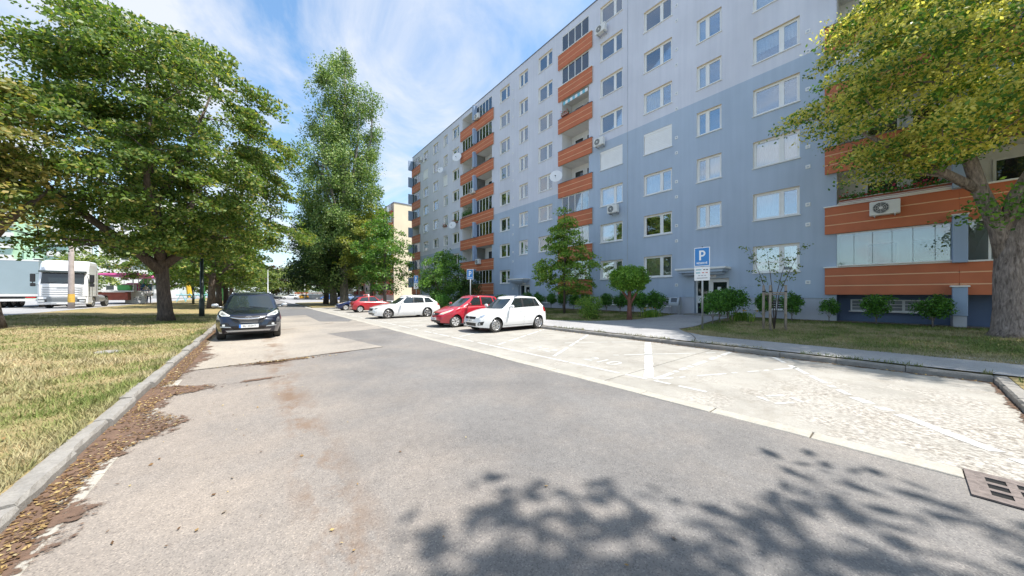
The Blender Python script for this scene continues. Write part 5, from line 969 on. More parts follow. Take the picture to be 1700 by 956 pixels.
tree('young_tree', 'slender young linden standing before the blue block', (16.73, 14.87, .26), [(0, 0, 0), (.01, 0, 1.5), (.03, 0, 4), (0, 0, 7.1)], [.085, .07, .05, .012], [], 1.35, 7.4, (lambda h: float(np.interp(h, [0, .1, .3, .6, .85, 1], [1.6, 2.25, 2.35, 1.55, .8, .15]))), 165, .50, 75, .15, Mt['young'], Mt['bark'], 43, flat=.36, up=.9, droop=.4, shell=.55, twig=.018)
tree('topiary_tree', 'clipped flat-topped thuja with twisted red trunk by the path', (15.38, 9.15, .23), [(0, 0, 0), (.03, .02, .4), (-.03, -.03, .9), (.05, .03, 1.4), (0, 0, 2.0)], [.15, .12, .10, .09, .05], [([(-.02, -.03, .8), (.18, -.28, 1.4), (.28, -.5, 1.9)], [.07, .06, .03]), ([(0, 0, 1.0), (-.15, .3, 1.5), (-.25, .5, 1.9)], [.07, .06, .03])], 1.62, 2.72, (lambda h: .86*(1-abs(2*h-1)**3.2)**.4 if 0 < h < 1 else .3), 150, .24, 130, .085, Mt['thuja'], Mt['bark_red'], 47, flat=.9, up=.5, lump=.10, shell=.35, twig=.02, droop=0)
tree('loose_shrub', 'loose olive-green shrub beside the clipped thuja', (14.64, 11.1, .21), [(0, 0, 0), (0, 0, .5), (0, 0, .9)], [.05, .04, .02], [([(0, 0, .1), (.25, -.3, .6)], [.03, .01]), ([(0, 0, .1), (-.2, .35, .6)], [.03, .01])], .12, 1.25, dome(.62, .5), 60, .26, 80, .075, Mt['young'], Mt['bark'], 53, flat=.8, up=.4, cat='shrub', twig=.012)
# linden in the right foreground
tree('linden_tree', 'flowering linden with thick forked trunk before the right balconies', (18.05, -2.1, .24), [(0, 0, 0), (.0, .0, .25), (-.02, .03, .9), (-.02, .05, 1.9), (-.02, .02, 2.9), (.05, -.35, 4.2), (.1, -.75, 6.0), (.1, -1.0, 9)], [.56, .43, .36, .34, .33, .27, .21, .09],
     [([(-.02, .10, 2.4), (-.12, .28, 3.4), (-.35, .62, 4.6), (-.6, .95, 6.2), (-.9, 1.3, 8.5)], [.25, .20, .17, .14, .06]), ([(-.1, .2, 3.2), (-.25, .05, 4.3), (-.2, -.3, 5.2)], [.17, .13, .10]), ([(-.35, .62, 4.6), (-1.2, 1.9, 5.8), (-2.0, 3.0, 6.8)], [.14, .10, .05]), ([(.05, -.35, 4.2), (-1.3, -1.0, 6.0), (-2.6, -1.4, 7.5)], [.16, .12, .05]), ([(.08, -.6, 5.2), (.2, -2.2, 7), (.2, -3.2, 8.5)], [.16, .11, .05])],
     5.9, 13.2, dome(4.7, .25, .45), 255, .84, 150, .112, Mt['linden'], Mt['bark2'], 59, off=(-1.6, -.55), sx=.74, sy=1.0, flat=.42, up=.25, droop=.3, lump=.25, shell=.36, twig=.03, blossom=(Mt['flower_l'], 300, .105), nside=16,
     extra=[(-.9, .2, 4.15), (-.7, .7, 3.9), (-1.0, -.3, 4.3), (-.5, .1, 3.7), (-1.4, 2.9, 5.5), (-1.2, 1.0, 5.6), (-1.7, 1.8, 5.5), (-.9, 1.6, 5.4), (-2.1, .7, 5.6), (-1.9, 2.6, 5.7), (-2.3, 1.4, 5.9), (-1.4, 2.2, 5.3)])
for o in bpy.data.objects:
    if o.name.startswith('linden_tree'): pass
# the neighbouring linden whose shade falls on the road (stands just right of the picture)
tree('linden_tree', 'linden standing just right of the picture, shading the near road', (5.5, -6.2, .1), [(0, 0, 0), (.0, .0, 1.5), (-.05, .1, 4), (-.1, .3, 7), (0, .4, 11)], [.4, .32, .26, .18, .05], [([(0, 0, 3.5), (-1.5, 1.5, 6), (-2.8, 2.6, 8)], [.16, .11, .05]), ([(0, 0, 3.5), (1.3, -1.0, 6), (2.4, -1.8, 8)], [.16, .11, .05])],
     6.6, 11.2, dome(3.6, .3), 40, 1.25, 150, .24, Mt['linden'], Mt['bark2'], 61, off=(-1.1, .95), flat=.4, up=.9, droop=.3, lump=.5, shell=.5)
# far trees closing the view
fr_ = tree('far_tree', 'yellowish far tree behind the black saloon', (2.0, 128, 0), [(0, 0, 0), (0, 0, 3), (0, 0, 8)], [.3, .2, .05], [], 1.6, 10, dome(5.2, .35), 80, 1.7, 60, .5, Mt['far_leaf'], Mt['bark'], 67, group='trees closing the far end')
for lb, p, rz, sc, m in (('far green tree left of the yellowish one', (-6.5, 126, 0), 1, 1.05, 'maple'), ('far tree standing at the end behind the left verge maples', (-13, 124, .4), 2, 1.2, 'far_leaf'), ('far copper-leaved tree at the end of the road', (5.5, 140, 0), 3, 1.15, 'copper'), ('far green tree behind the white car', (9.5, 134, 0), 4, 1.1, 'far_leaf'), ('far bright green tree behind the orange-yellow car', (15, 138, 0), 5, 1.25, 'yellow_leaf'), ('far dark tree left of the beige block', (22, 118, 0), 6, 1.5, 'dark_leaf'), ('far dark tree behind the poplar trunk', (17, 108, 0), 2.2, 1.2, 'dark_leaf'), ('far tree beyond the truck street', (-30, 118, .4), 2.9, 1.1, 'far_leaf')):
    c = copy_tree(fr_); c.location = p; c.rotation_euler = (0, 0, rz); c.scale = (sc,)*3; c['label'] = lb
    for ch in c.children:
        if ch.name.startswith('crown'): ch.material_slots[0].link = 'OBJECT'; ch.material_slots[0].material = Mt[m]
# clipped shrubs on stems along the block
def shrub_mesh(seed, heart):
    r = np.random.default_rng(seed); n = 46; cl = []
    while len(cl) < n:
        p = r.uniform(-1, 1, 3); q = math.hypot(p[0], p[1])
        lim = (.55+.45*(p[2]+1)/2) if heart else math.sqrt(max(0, 1-p[2]**2*.8))
        if q < lim and q > lim*.35*r.random(): cl.append((p[0]*.42, p[1]*.42, .76+p[2]*.36, 1))
    cl = np.array(cl); V = leaves_from(cl, .20, 62, .07, .9, .45, r, 0); cr = npmesh('crown', V, np.arange(len(V)).reshape(-1, 4), Mt['hedge'])
    w = wood([(0, 0, 0), (.01, .01, .25), (0, 0, .75)], [.026, .022, .012], [([(0, 0, .2), (.18, .1, .6)], [.016, .008]), ([(0, 0, .2), (-.17, -.08, .6)], [.016, .008])], cl, .3, r, .006, 6, maxb=14).mesh('stem', Mt['bark3'], True); return cr, w
SM = [shrub_mesh(71+k, k % 2) for k in range(3)]
shr = [(20.0, -.65, .95, .98, 'clipped shrub nearest the linden trunk'), (19.9, .75, .95, .98, 'clipped shrub below the glazed balcony, between two others'), (20.0, 2.15, .62, .85, 'small thin clipped shrub left of the basement recess'), (19.6, 3.35, .78, 1.08, 'clipped shrub right of the staked sapling'), (19.2, 4.3, .78, 1.08, 'clipped shrub left of the staked sapling'),
       (18.5, 5.30, 1.12, 1.28, 'big round clipped shrub, rightmost of the four by the entrance'), (17.7, 5.38, .95, 1.22, 'clipped shrub, second from the right of the four by the entrance'), (16.9, 5.45, .92, 1.22, 'clipped shrub, third from the right of the four by the entrance'), (16.1, 5.48, .85, 1.15, 'clipped shrub right behind the reserved parking sign'),
       (18.3, 9.2, 1.05, 1.2, 'clipped shrub left of the entrance path, next to the metal box'), (17.6, 9.75, .95, 1.15, 'clipped shrub left of the entrance path, second from the metal box'), (18.9, 11.0, .9, 1.1, 'clipped shrub behind the clipped thuja'), (19.5, 12.3, .9, 1.08, 'clipped shrub under the window left of the thuja'), (19.5, 13.4, .9, 1.05, 'clipped shrub under the window, farther left of the thuja'), (19.5, 15.2, .9, 1.05, 'clipped shrub right behind the young linden stem'), (19.5, 16.4, .9, 1.1, 'clipped shrub just left of the young linden stem'), (19.6, 17.6, .95, 1.1, 'clipped shrub second left of the young linden stem'), (19.6, 18.9, .9, 1.1, 'clipped shrub third left of the young linden stem'), (19.6, 20.4, .95, 1.15, 'clipped shrub fourth left of the young linden stem'), (19.6, 21.8, .95, 1.15, 'clipped shrub right beside the farther entrance')]
for i, (x, y, w, h, lb) in enumerate(shr):
    e = empty('clipped_shrub', (x, y, g(x)), random.uniform(0, 6), lb, 'shrub', 'clipped shrubs along the blue block'); e.scale = (w*1.12, w*1.12, h*1.05); cr, wd = SM[i % 3]
    o = inst('crown', cr, e); o['kind'] = 'stuff'; inst('stem', wd, e)
# rounded evergreen cushions by the cars
def cushion(label, p, rx, rz, seed, m='hedge'):
    r = np.random.default_rng(seed); e = empty('round_shrub', p, 0, label, 'shrub', 'rounded evergreen cushions'); n = 190
    d = r.normal(0, 1, (n, 3)); d[:, 2] = np.abs(d[:, 2]); d /= np.linalg.norm(d, axis=1, keepdims=True); f = r.uniform(.72, .97, n)[:, None]; cl = np.concatenate([d*f*np.array([rx, rx, rz]), np.ones((n, 1))], 1)
    V = leaves_from(cl, .22, 55, .085, .9, .4, r, 0); o = inst('crown', npmesh('crown', V, np.arange(len(V)).reshape(-1, 4), Mt[m]), e); o['kind'] = 'stuff'
    MB().tube([(0, 0, 0), (0, 0, rz*.7)], [.07, .03], 6).build('stem', Mt['bark'], e)
cushion('rounded evergreen shrub right behind the white estate car', (13.3, 26.3, .18), 1.0, 1.45, 81); cushion('rounded evergreen shrub above the red hatchback bonnet', (13.8, 21.0, .2), 1.05, 1.25, 83); cushion('wide low evergreen shrub above the red hatchback roof', (14.1, 18.6, .2), 1.35, 1.3, 85); cushion('low dark shrub between the two rounded evergreen cushions', (14.2, 23.0, .2), .8, .9, 87, 'dark_leaf'); cushion('low evergreen shrub beside the farther entrance path', (15.2, 16.9, .22), .8, .95, 89)
# day lilies
def clump(label, p, n, h, rad, seed):
    r = np.random.default_rng(seed); e = empty('day_lily', p, 0, label, 'plant', 'day lilies by the entrance'); V = []
    for k in range(n):
        a = r.uniform(0, 6.28); b0 = r.normal(0, rad*.4, 2); L = h*r.uniform(.7, 1.2); s = np.array([-math.sin(a), math.cos(a)])*.013; o_ = np.array([math.cos(a), math.sin(a)])*L*r.uniform(.3, .7)
        A = np.array([*b0, 0]); B = np.array([*(b0+o_*.45), L*.75]); Cc = np.array([*(b0+o_), L*r.uniform(.45, .8)]); sd3 = np.array([*s, 0]); V += [A-sd3, A+sd3, B+sd3*1.4, B-sd3*1.4, B-sd3*1.4, B+sd3*1.4, Cc+sd3*.2, Cc-sd3*.2]
    o = inst('foliage', npmesh('foliage', np.array(V), np.arange(len(V)).reshape(-1, 4), Mt['young']), e); o['kind'] = 'stuff'
    mb = MB()
    for k in range(5): x, y = r.normal(0, rad*.5, 2); mb.lathe([(.005, h*.95), (.05, h*1.08), (.03, h*1.05)], 6, 'z', (x, y, 0))
    mb.build('flowers', Mt['yel_arm'], e)['kind'] = 'stuff'
clump('arching day lily clump in front of the big round shrub', (18.2, 5.0, .29), 150, .5, .6, 1); clump('day lily clump at the left edge of the entrance path', (17.5, 9.1, .28), 150, .5, .6, 2)
# staked sapling
sp = empty('sapling', (15.68, 3.2, .24), 0, 'thin three-stemmed sapling tied between three stakes', 'tree'); r = np.random.default_rng(91); cl = []
mb = MB()
for (dx, dy, ex, ey, ez) in ((-.12, .20, -.1, .80, 3.25), (0, .05, .05, .25, 3.15), (.08, -.12, -.05, -.85, 3.2), (.05, -.05, .1, -.45, 2.9)):
    mb.tube([(0, 0, 0), (dx, dy, 1.3), ((dx+ex)/2*.9, (dy+ey)/2*.9, 2.2), (ex, ey, ez)], [.018, .014, .010, .003], 6)
    for t in np.linspace(.25, 1, 12): cl.append((dx+(ex-dx)*t+r.normal(0, .1), dy+(ey-dy)*t+r.normal(0, .16), 1.35+(ez-1.35)*t+r.normal(0, .08), 1))
mb.build('stem', Mt['bark'], sp, smooth=True); V = leaves_from(np.array(cl), .16, 13, .075, .8, .4, r, 0); o = inst('crown', npmesh('crown', V, np.arange(len(V)).reshape(-1, 4), Mt['maple']), sp); o['kind'] = 'stuff'
for i, (dx, dy, lb) in enumerate(((-.15, .30, 'left wooden stake beside the sapling'), (-.35, .05, 'middle wooden stake in front of the sapling'), (-.1, -.36, 'right wooden stake beside the sapling'))):
    s_ = empty('tree_stake', (15.68+dx, 3.2+dy, .22), 0, lb, 'stake', 'stakes round the sapling'); MB().tube([(0, 0, -.1), (.01, .01, .8), (0, 0, 1.72)], [.045, .043, .042], 9).build('post', Mt['stake'], s_, smooth=True); MB().tube([(0, 0, 1.45), (0, 0, 1.5)], .047, 9).build('tie_band', Mt['black'], s_)
b_ = empty('stake_crossbar', (15.68, 3.2, 1.62), 0, 'wooden crossbars joining the three tree stakes', 'crossbar')
for p, q in (((-.15, .34, 0), (-.35, .02, .01)), ((-.35, .05, .03), (-.1, -.40, .03)), ((-.15, .30, -.05), (-.1, -.36, -.03))): MB().tube([p, q], .024, 6).build('bar', Mt['stake'], b_)

# ------------------------------------------------------------------ things on the facade
def ac_unit(label, y, z, x=D-.34, rz=0):
    e = empty('air_conditioner', (x, y, z), rz, label, 'air conditioner', 'air conditioners on the blue block')
    b_ = MB().cbox(-.16, .16, -.42, .42, 0, .58, .02).build('housing', Mt['ac'], e)
    MB().lathe([(.23, -.172), (.23, -.158)], 20, 'x', (0, .10, .29)).build('fan_opening', Mt['acdark'], b_); MB().lathe([(.06, -.182), (.05, -.17)], 12, 'x', (0, .10, .29)).build('fan_hub', Mt['ac'], b_)
    mb = MB()
    for q in (.10, .16, .22): mb.tube([(-.18, .10+q*math.cos(t), .29+q*math.sin(t)) for t in np.linspace(0, 2*math.pi, 17)], .005, 4)
    for t in np.linspace(0, math.pi, 5)[:-1]: mb.tube([(-.18, .10-.23*math.cos(t), .29-.23*math.sin(t)), (-.18, .10+.23*math.cos(t), .29+.23*math.sin(t))], .005, 4)
    mb.build('fan_guard', Mt['ac'], b_)
    for s in (-.28, .28): MB().box(-.14, .34, s-.02, s+.02, -.06, 0).build('bracket', Mt['metal'], e)
ac_unit('air conditioner beside the top-floor window right of the single balcony stack', 14.6, 21.45); ac_unit('air conditioner below the fifth-floor window right of the single balcony stack', 14.75, 12.9+.02); ac_unit('air conditioner below the third-floor window right of the young linden', 13.55, 7.55)
lo, hi, z = balz[('Cl', 1)]; ac_unit('air conditioner on the orange balcony above the glazed one', .55, z+.55, D-.34)
lo, hi, z = balz[('Ar', 1)]; ac_unit('air conditioner low on the double stack, above the middle parking sign', 31.7, z+.75, D-.34); lo, hi, z = balz[('Ar', 7)]; ac_unit('air conditioner at the top of the double balcony stack', 31.9, z+1.1, D-.34); lo, hi, z = balz[('Al', 4)]; ac_unit('air conditioner halfway up the double balcony stack', 32.9, z+.95, D-.34)
ac_unit('air conditioner beside the far top-floor balcony', 48.3, 22.6)
def dish(label, y, z, rad=.45, arm=.55):
    e = empty('satellite_dish', (D-.14, y, z), 0, label, 'satellite dish', 'satellite dishes on the blue block')
    pr = [(0.01, .0)]+[(rad*t, .10*t*t) for t in (.3, .6, .85, 1)]+[(rad*.99, .10)]
    m = MB().lathe([(r_, -h_) for r_, h_ in pr], 24, 'x').mesh('reflector', Mt['dish'], True); o = inst('reflector', m, e, (-arm, 0, .15), (0, R(15), R(35)))
    MB().tube([(0, 0, 0), (-arm, 0, 0), (-arm, 0, .15)], .02, 6).build('bracket', Mt['metal'], e); MB().tube([(-arm, 0, -.1), (-arm-.32, -.22, .1)], .012, 5).build('feed_arm', Mt['metal'], e); MB().cbox(-arm-.38, -arm-.30, -.27, -.18, .06, .14, .01).build('receiver', Mt['black'], e)
dish('large satellite dish on the double stack near the top', 36.0, balz[('Al', 6)][2]+.5, .62); dish('satellite dish on the wall between two small windows near the top', 40.6, 18.6, .42); dish('satellite dish on the wall at mid height left of the double stack', 37.2, 10.4, .5); dish('satellite dish on the single balcony stack with a pink ribbon', 18.9, balz[('B', 3)][2]+1.55, .55)
def flower_box(label, y0, y1, x, z, n, seed, flowers=True, h=.22):
    e = empty('flower_box', (x, (y0+y1)/2, z), 0, label, 'flower box', 'flower boxes on the blue block'); w = (y1-y0)/2; r = np.random.default_rng(seed)
    MB().cbox(-.10, .10, -w, w, 0, .15, .015).build('trough', mat('trough_brown%d' % seed, (.30, .09, .06), .7, var=.1), e); MB().box(-.115, -.105, -w, w, .02, .04).box(-.115, -.105, -w, w, .13, .15).build('rack', Mt['white'], e)
    P = np.stack([r.normal(0, .09, n), r.uniform(-w, w, n), .12+np.abs(r.normal(0, h*.5, n))], -1); V = leaf_verts(P, .07, .6, r); o = inst('foliage', npmesh('foliage', V, np.arange(len(V)).reshape(-1, 4), Mt['hedge']), e); o['kind'] = 'stuff'
    if flowers:
        P = []
        for k in range(int(w*40)):
            c = np.array([r.normal(-.10, .06), r.uniform(-w, w), .20+abs(r.normal(0, h*.55))]); P += [c+r.normal(0, .02, 3) for _ in range(9)]
        V = leaf_verts(np.array(P), .05, .5, r); o = inst('blossom', npmesh('blossom', V, np.arange(len(V)).reshape(-1, 4), Mt['petal']), e); o['kind'] = 'stuff'
lo, hi, z = balz[('Cl', 1)]; flower_box('long box of red and pink geraniums on the open balcony', lo+.1, hi-.1, D-.20, z+1.33, 2600, 5)
lo, hi, z = balz[('B', 5)]; flower_box('small box of red flowers high on the single balcony stack', hi-.9, hi-.1, D-.22, z+1.27, 300, 6); lo, hi, z = balz[('Al', 3)]; flower_box('dense green plants filling a balcony of the double stack', lo+.2, hi-.1, D-.12, z+1.27, 3200, 7, False, .75); flower_box('window box of trailing flowers left of the double stack', 36.9, 38.3, D-.15, SILL+FL*3+.02-.15, 600, 8); flower_box('small window box on a narrow window left of the double stack', 40.0, 41.0, D-.15, SILL+FL*3-.15, 300, 9)
aw = empty('awning', (D-.1, 16.0, balz[('B', 5)][2]+2.5), 0, 'striped awning under the ceiling of an upper single-stack balcony', 'awning')
for k in range(10): MB().box(-.05, -.02, k*.26, k*.26+.25, -.22, .05).build('stripe', Mt['cyan'] if k % 2 else Mt['white'], aw)
lo, hi, z = balz[('Cl', 0)]; hb = empty('hanging_basket', (D+.25, lo+.35, z+1.9), 0, 'hanging flower basket behind the glass of the lowest balcony', 'basket'); MB().lathe([(.04, -.22), (.16, -.12), (.2, 0), (.16, .02)], 14).build('pot', Mt['litter'], hb)
r = np.random.default_rng(4); V = leaf_verts(np.stack([r.normal(0, .13, 160), r.normal(0, .16, 160), r.normal(.0, .13, 160)], -1), .08, .4, r); o = inst('foliage', npmesh('foliage', V, np.arange(len(V)).reshape(-1, 4), Mt['yellow_leaf']), hb); o['kind'] = 'stuff'
# ------------------------------------------------------------------ signs, posts, cabinet
def p_sign(label, x, y, plate, rz=0):
    e = empty('parking_sign', (x, y, g(x)), rz, label, 'sign', 'parking signs'); MB().tube([(0, 0, 0), (0, 0, 3.25)], .036, 10).build('post', Mt['metal'], e, smooth=True); MB().lathe([(.037, 3.25), (.03, 3.28), (.005, 3.29)], 10).build('post_cap', Mt['black'], e)
    pn = MB().cbox(-.05, -.035, -.285, .285, 2.50, 3.25, .004).build('sign_panel', Mt['sign_white'], e); MB().box(-.0535, -.049, -.258, .258, 2.527, 3.223).build('blue_field', Mt['sign_blue'], pn)
    lt = MB(); A = -.056; lt.box(A, -.053, .03, .10, 2.74, 3.13)      # the letter P, stem then bowl (image left is +y)
    n = 14; ro, ri = .125, .06; pts_o = [(A, -.005-ro*math.sin(t)+.0, 3.005+ro*math.cos(t)) for t in np.linspace(0, math.pi, n)]; pts_i = [(A, -.005-ri*math.sin(t), 3.005+ri*math.cos(t)) for t in np.linspace(0, math.pi, n)]
    lt.add(pts_o+pts_i, [(i, i+1, n+i+1, n+i) for i in range(n-1)]); lt.box(A, -.053, -.005, .03, 3.065, 3.13).box(A, -.053, -.005, .03, 2.88, 2.945); lt.build('letter', Mt['sign_white'], pn)
    inst('lettering', text_mesh('RÉSERVÉ', .105, Mt['sign_white'], 1.0, .0028), pn, (-.055, 0, 2.62), (R(90), 0, R(-90)))
    for zz in (2.7, 3.05): MB().box(-.036, .04, -.06, .06, zz-.015, zz+.015).build('clamp', Mt['metal'], e)
    if plate:
        pl = MB().cbox(-.05, -.035, -.285, .285, 1.93, 2.47, .004).build('text_plate', Mt['sign_white'], e)
        for zz, segs in ((2.36, ((.22, .02, 'ink2'), (-.05, -.12, 'ink'), (-.15, -.22, 'ink'))), (2.24, ((.22, .06, 'ink2'), (.0, -.08, 'ink3'), (-.13, -.21, 'ink3'))), (2.13, ((.14, .06, 'ink4'), (.03, -.05, 'ink4'), (-.08, -.15, 'ink4'))), (2.03, ((.19, -.20, 'ink'),))): 
            for a, b, m_ in segs: 
                h_ = .018 if zz < 2.1 else .035; MB().box(-.0535, -.049, b, a, zz-h_/2, zz+h_/2).build('printed_line', Mt[m_], pl)
p_sign('blue reserved parking sign with white plate before the entrance', 13.94, 5.11, True); p_sign('blue reserved parking sign above the red hatchback', 12.5, 20.3, False, R(25)); p_sign('blue reserved parking sign above the white estate car', 12.55, 30.5, True, R(25))
cb = empty('info_cabinet', (20.2, 8.95, .36), 0, 'grey metal cabinet on legs left of the entrance', 'cabinet'); MB().loft([[(-.25, -.3, .55), (.2, -.3, .55), (.2, .3, .55), (-.25, .3, .55)], [(-.22, -.3, .7), (.2, -.3, .7), (.2, .3, .7), (-.22, .3, .7)], [(-.08, -.3, 1.05), (.2, -.3, 1.05), (.2, .3, 1.05), (-.08, .3, 1.05)]]).build('housing', Mt['metal'], cb)
for sx_ in (-.2, .16):
    for sy_ in (-.27, .27): MB().box(sx_-.02, sx_+.02, sy_-.02, sy_+.02, 0, .55).build('leg', Mt['metal'], cb)
MB().add([(-.205, -.18, .74), (-.205, .18, .74), (-.105, .18, 1.0), (-.105, -.18, 1.0)], [(0, 1, 2, 3)]).build('window', Mt['carglass'], cb)
def lamp_post(label, p, h, rad=.075, m='dark_metal', arm=1.0):
    e = empty('street_lamp', p, 0, label, 'street lamp', 'street lamps'); MB().tube([(0, 0, 0), (0, 0, 1.1), (0, 0, 1.12), (0, 0, h)], [rad*1.35, rad*1.35, rad, rad*.6], 10).build('post', Mt[m], e, smooth=True)
    MB().tube([(0, 0, h), (.3*arm, 0, h+.2), (arm, 0, h+.25)], .03, 7).build('arm', Mt[m], e, smooth=True); MB().cbox(arm-.1, arm+.5, -.12, .12, h+.18, h+.32, .04).build('lamp_head', Mt['metal'], e)
lamp_post('dark lamp post standing between maple and navy car', (-2.56, 28.55, .15), 7.0, .10); lamp_post('thin dark lamp post near the fairground', (-5.9, 57.1, .3), 6.5, .09); lamp_post('pale lamp post at the far end of the road', (3.0, 104, 0), 8, .09, 'metal'); lamp_post('pale lamp post right of the far white car', (11.5, 108, 0), 8, .08, 'metal')
pl = empty('concrete_pole', (-11.06, 41.2, .45), 0, 'concrete pole with a yellow band in front of the white truck', 'pole'); MB().tube([(0, 0, 0), (0, 0, .8), (0, 0, 1.35), (0, 0, 9)], [.175, .165, .16, .10], 14).build('shaft', Mt['conc_pole'], pl, smooth=True); MB().tube([(0, 0, .5), (0, 0, 1.15)], [.178, .170], 14).build('yellow_band', Mt['yel_band'], pl)
xs_ = empty('crossing_sign', (-10.4, 60, .45), 0, 'blue pedestrian crossing sign beyond the verge', 'sign'); MB().tube([(0, 0, 0), (0, 0, 2.5)], .04, 8).build('post', Mt['metal'], xs_)
pn = MB().cbox(-.5, .5, -.05, -.03, 1.55, 2.45, .01).build('sign_panel', Mt['sign_white'], xs_); MB().box(-.47, .47, -.056, -.049, 1.58, 2.42).build('blue_field', Mt['sign_blue'], pn); MB().add([(-.38, -.058, 1.66), (.38, -.058, 1.66), (0, -.058, 2.34)], [(0, 1, 2)]).build('white_triangle', Mt['sign_white'], pn)
MB().tube([(.02, -.062, 2.08), (.0, -.062, 1.92), (-.1, -.062, 1.72)], .022, 5).tube([(0, -.062, 1.92), (.1, -.062, 1.72)], .02, 5).tube([(-.08, -.062, 1.95), (.08, -.062, 1.98)], .016, 5).lathe([(.03, -.064), (.03, -.06)], 8, 'y', (.03, 0, 2.13)).build('walking_figure', Mt['ink'], pn)
# ------------------------------------------------------------------ trucks on the side street
def big_wheel(parent, x, y, z=.5, r=.5):
    ty, rim, bd = wheel_meshes(r, .3, 8, 'fan'); w = inst('wheel', ty, parent, (x, y, z), (0, 0, math.pi/2)); inst('rim', rim, w); return w
tk = empty('truck_tractor', (-11.95, 43.0, .455), 0, 'white truck tractor unit facing the camera beyond the verge', 'truck')
PT = paint('truck_white', (.78, .78, .79), rough=.4)
def cabring(z, y0, y1, hw): return [(-hw+.12, y0, z), (-hw*.5, y0-.05, z), (hw*.5, y0-.05, z), (hw-.12, y0, z), (hw, y0+.14, z), (hw, y1, z), (-hw, y1, z), (-hw, y0+.14, z)]
me = MB().loft([cabring(.95, .0, 2.2, 1.24), cabring(1.9, .0, 2.25, 1.25), cabring(2.0, .03, 2.25, 1.25), cabring(2.9, .22, 2.25, 1.23), cabring(3.05, .20, 2.25, 1.22), cabring(3.55, .34, 2.25, 1.21), cabring(3.80, .55, 2.25, 1.17), cabring(3.90, .85, 2.22, 1.08), cabring(3.93, 1.2, 2.1, .95)]).mesh('cab', PT); cabo = inst('cab', me, tk)
MB().loft([cabring(.30, -.02, .9, 1.22), cabring(.42, -.10, .95, 1.25), cabring(.93, -.08, .95, 1.25)]).build('bumper', PT, cabo)
ws = MB().loft([[(-1.06, .01, 1.99), (1.06, .01, 1.99), (1.06, .06, 1.99), (-1.06, .06, 1.99)], [(-1.03, .19, 2.86), (1.03, .19, 2.86), (1.03, .24, 2.86), (-1.03, .24, 2.86)]]).build('windscreen', Mt['carglass'], cabo, (0, -.055, 0))
MB().box(-1.15, 1.15, -.09, .22, 2.88, 3.02).build('sun_visor', Mt['carglass'], cabo)
for sx_ in (1, -1):
    MB().add([(sx_*1.256, .28, 2.02), (sx_*1.256, 1.2, 2.02), (sx_*1.245, 1.2, 2.75), (sx_*1.245, .42, 2.75)], [(0, 1, 2, 3)]).build('side_window', Mt['carglass'], cabo); MB().cbox(sx_*1.45-.12, sx_*1.45+.12, .0, .12, 2.1, 2.75, .03).build('mirror', Mt['black'], cabo); MB().cbox(sx_*1.45-.12, sx_*1.45+.12, .02, .14, 1.75, 2.02, .03).build('mirror', Mt['black'], cabo); MB().tube([(sx_*1.2, .15, 2.8), (sx_*1.45, .06, 2.7), (sx_*1.45, .06, 1.8), (sx_*1.22, .15, 1.9)], .025, 6).build('mirror_arm', Mt['black'], cabo)
    MB().cbox(sx_*.95-.22, sx_*.95+.22, -.14, -.08, .48, .74, .02).build('headlight', Mt['carglass'], cabo)
    MB().cbox(sx_*1.0-.16, sx_*1.0+.16, -.15, -.13, .52, .66, .01).build('headlight_reflector', Mt['lamp_in'], cabo); MB().box(sx_*1.258-.006, sx_*1.258+.006, .95, .97, 1.0, 2.7).box(sx_*1.258-.006, sx_*1.258+.006, 1.9, 1.92, 1.0, 3.2).build('door_gap', Mt['seam'], cabo)
for k in range(4): MB().box(-1.0, 1.0, -.062, -.045, 1.10+.18*k, 1.13+.18*k).build('grille_line', Mt['acdark'], cabo)
MB().box(-.75, .75, -.16, -.10, .50, .88).build('lower_grille', Mt['acdark'], cabo); MB().box(-1.2, 1.2, -.075, .3, .925, .955).build('step_gap', Mt['black'], cabo); MB().box(-.28, .28, -.075, -.05, 1.62, 1.74).build('badge', Mt['silver'], cabo); MB().box(-.26, .26, -.17, -.155, .35, .46).build('number_plate', Mt['plate'], cabo)
for sx_ in (-.8, 0): MB().tube([(sx_, -.06, 2.02), (sx_+.5, -.02, 2.12)], .014, 5).build('wiper', Mt['black'], cabo)
for k in range(3): MB().box(-.72, .72, -.168, -.155, .54+.11*k, .58+.11*k).build('grille_line', Mt['silver'], cabo)
MB().box(-.45, .45, .5, 6.0, .75, 1.0).build('chassis', Mt['black'], tk); MB().tube([(.95, 2.6, .75), (.95, 4.0, .75)], .32, 16).build('fuel_tank', Mt['silver'], tk); MB().cbox(-1.2, 1.2, 2.3, 2.5, 1.0, 3.3, .05).build('side_fairing', PT, tk)
for sx_ in (1, -1):
    big_wheel(tk, sx_*1.05, 1.35); big_wheel(tk, sx_*1.0, 4.9); MB().cbox(sx_*1.05-.2, sx_*1.05+.2, 4.3, 5.5, 1.03, 1.08, .02).build('mudguard', Mt['black'], tk)
tr_ = empty('semi_trailer', (-15.35, 46.2, .455), 0, 'grey tarpaulin semi-trailer left of the white truck', 'trailer'); MB().cbox(-1.27, 1.27, 0, 12, 1.15, 4.0, .03).build('tarpaulin_body', Mt['tarp'], tr_); MB().box(-1.25, 1.25, -.05, .0, .95, 1.15).build('rear_beam', Mt['far_white'], tr_); MB().box(-1.2, 1.2, -.08, .02, .55, .75).build('underrun_bar', Mt['far_white'], tr_); MB().box(-1.1, 1.1, .1, 11, .8, .95).build('chassis', Mt['black'], tr_)
for sx_ in (1, -1):
    MB().cbox(sx_*.9-.25, sx_*.9+.25, -.1, -.05, .78, .92, .02).build('tail_light', Mt['tail'], tr_)
    for yy_ in (1.6, 2.9, 4.2): big_wheel(tr_, sx_*1.02, yy_)
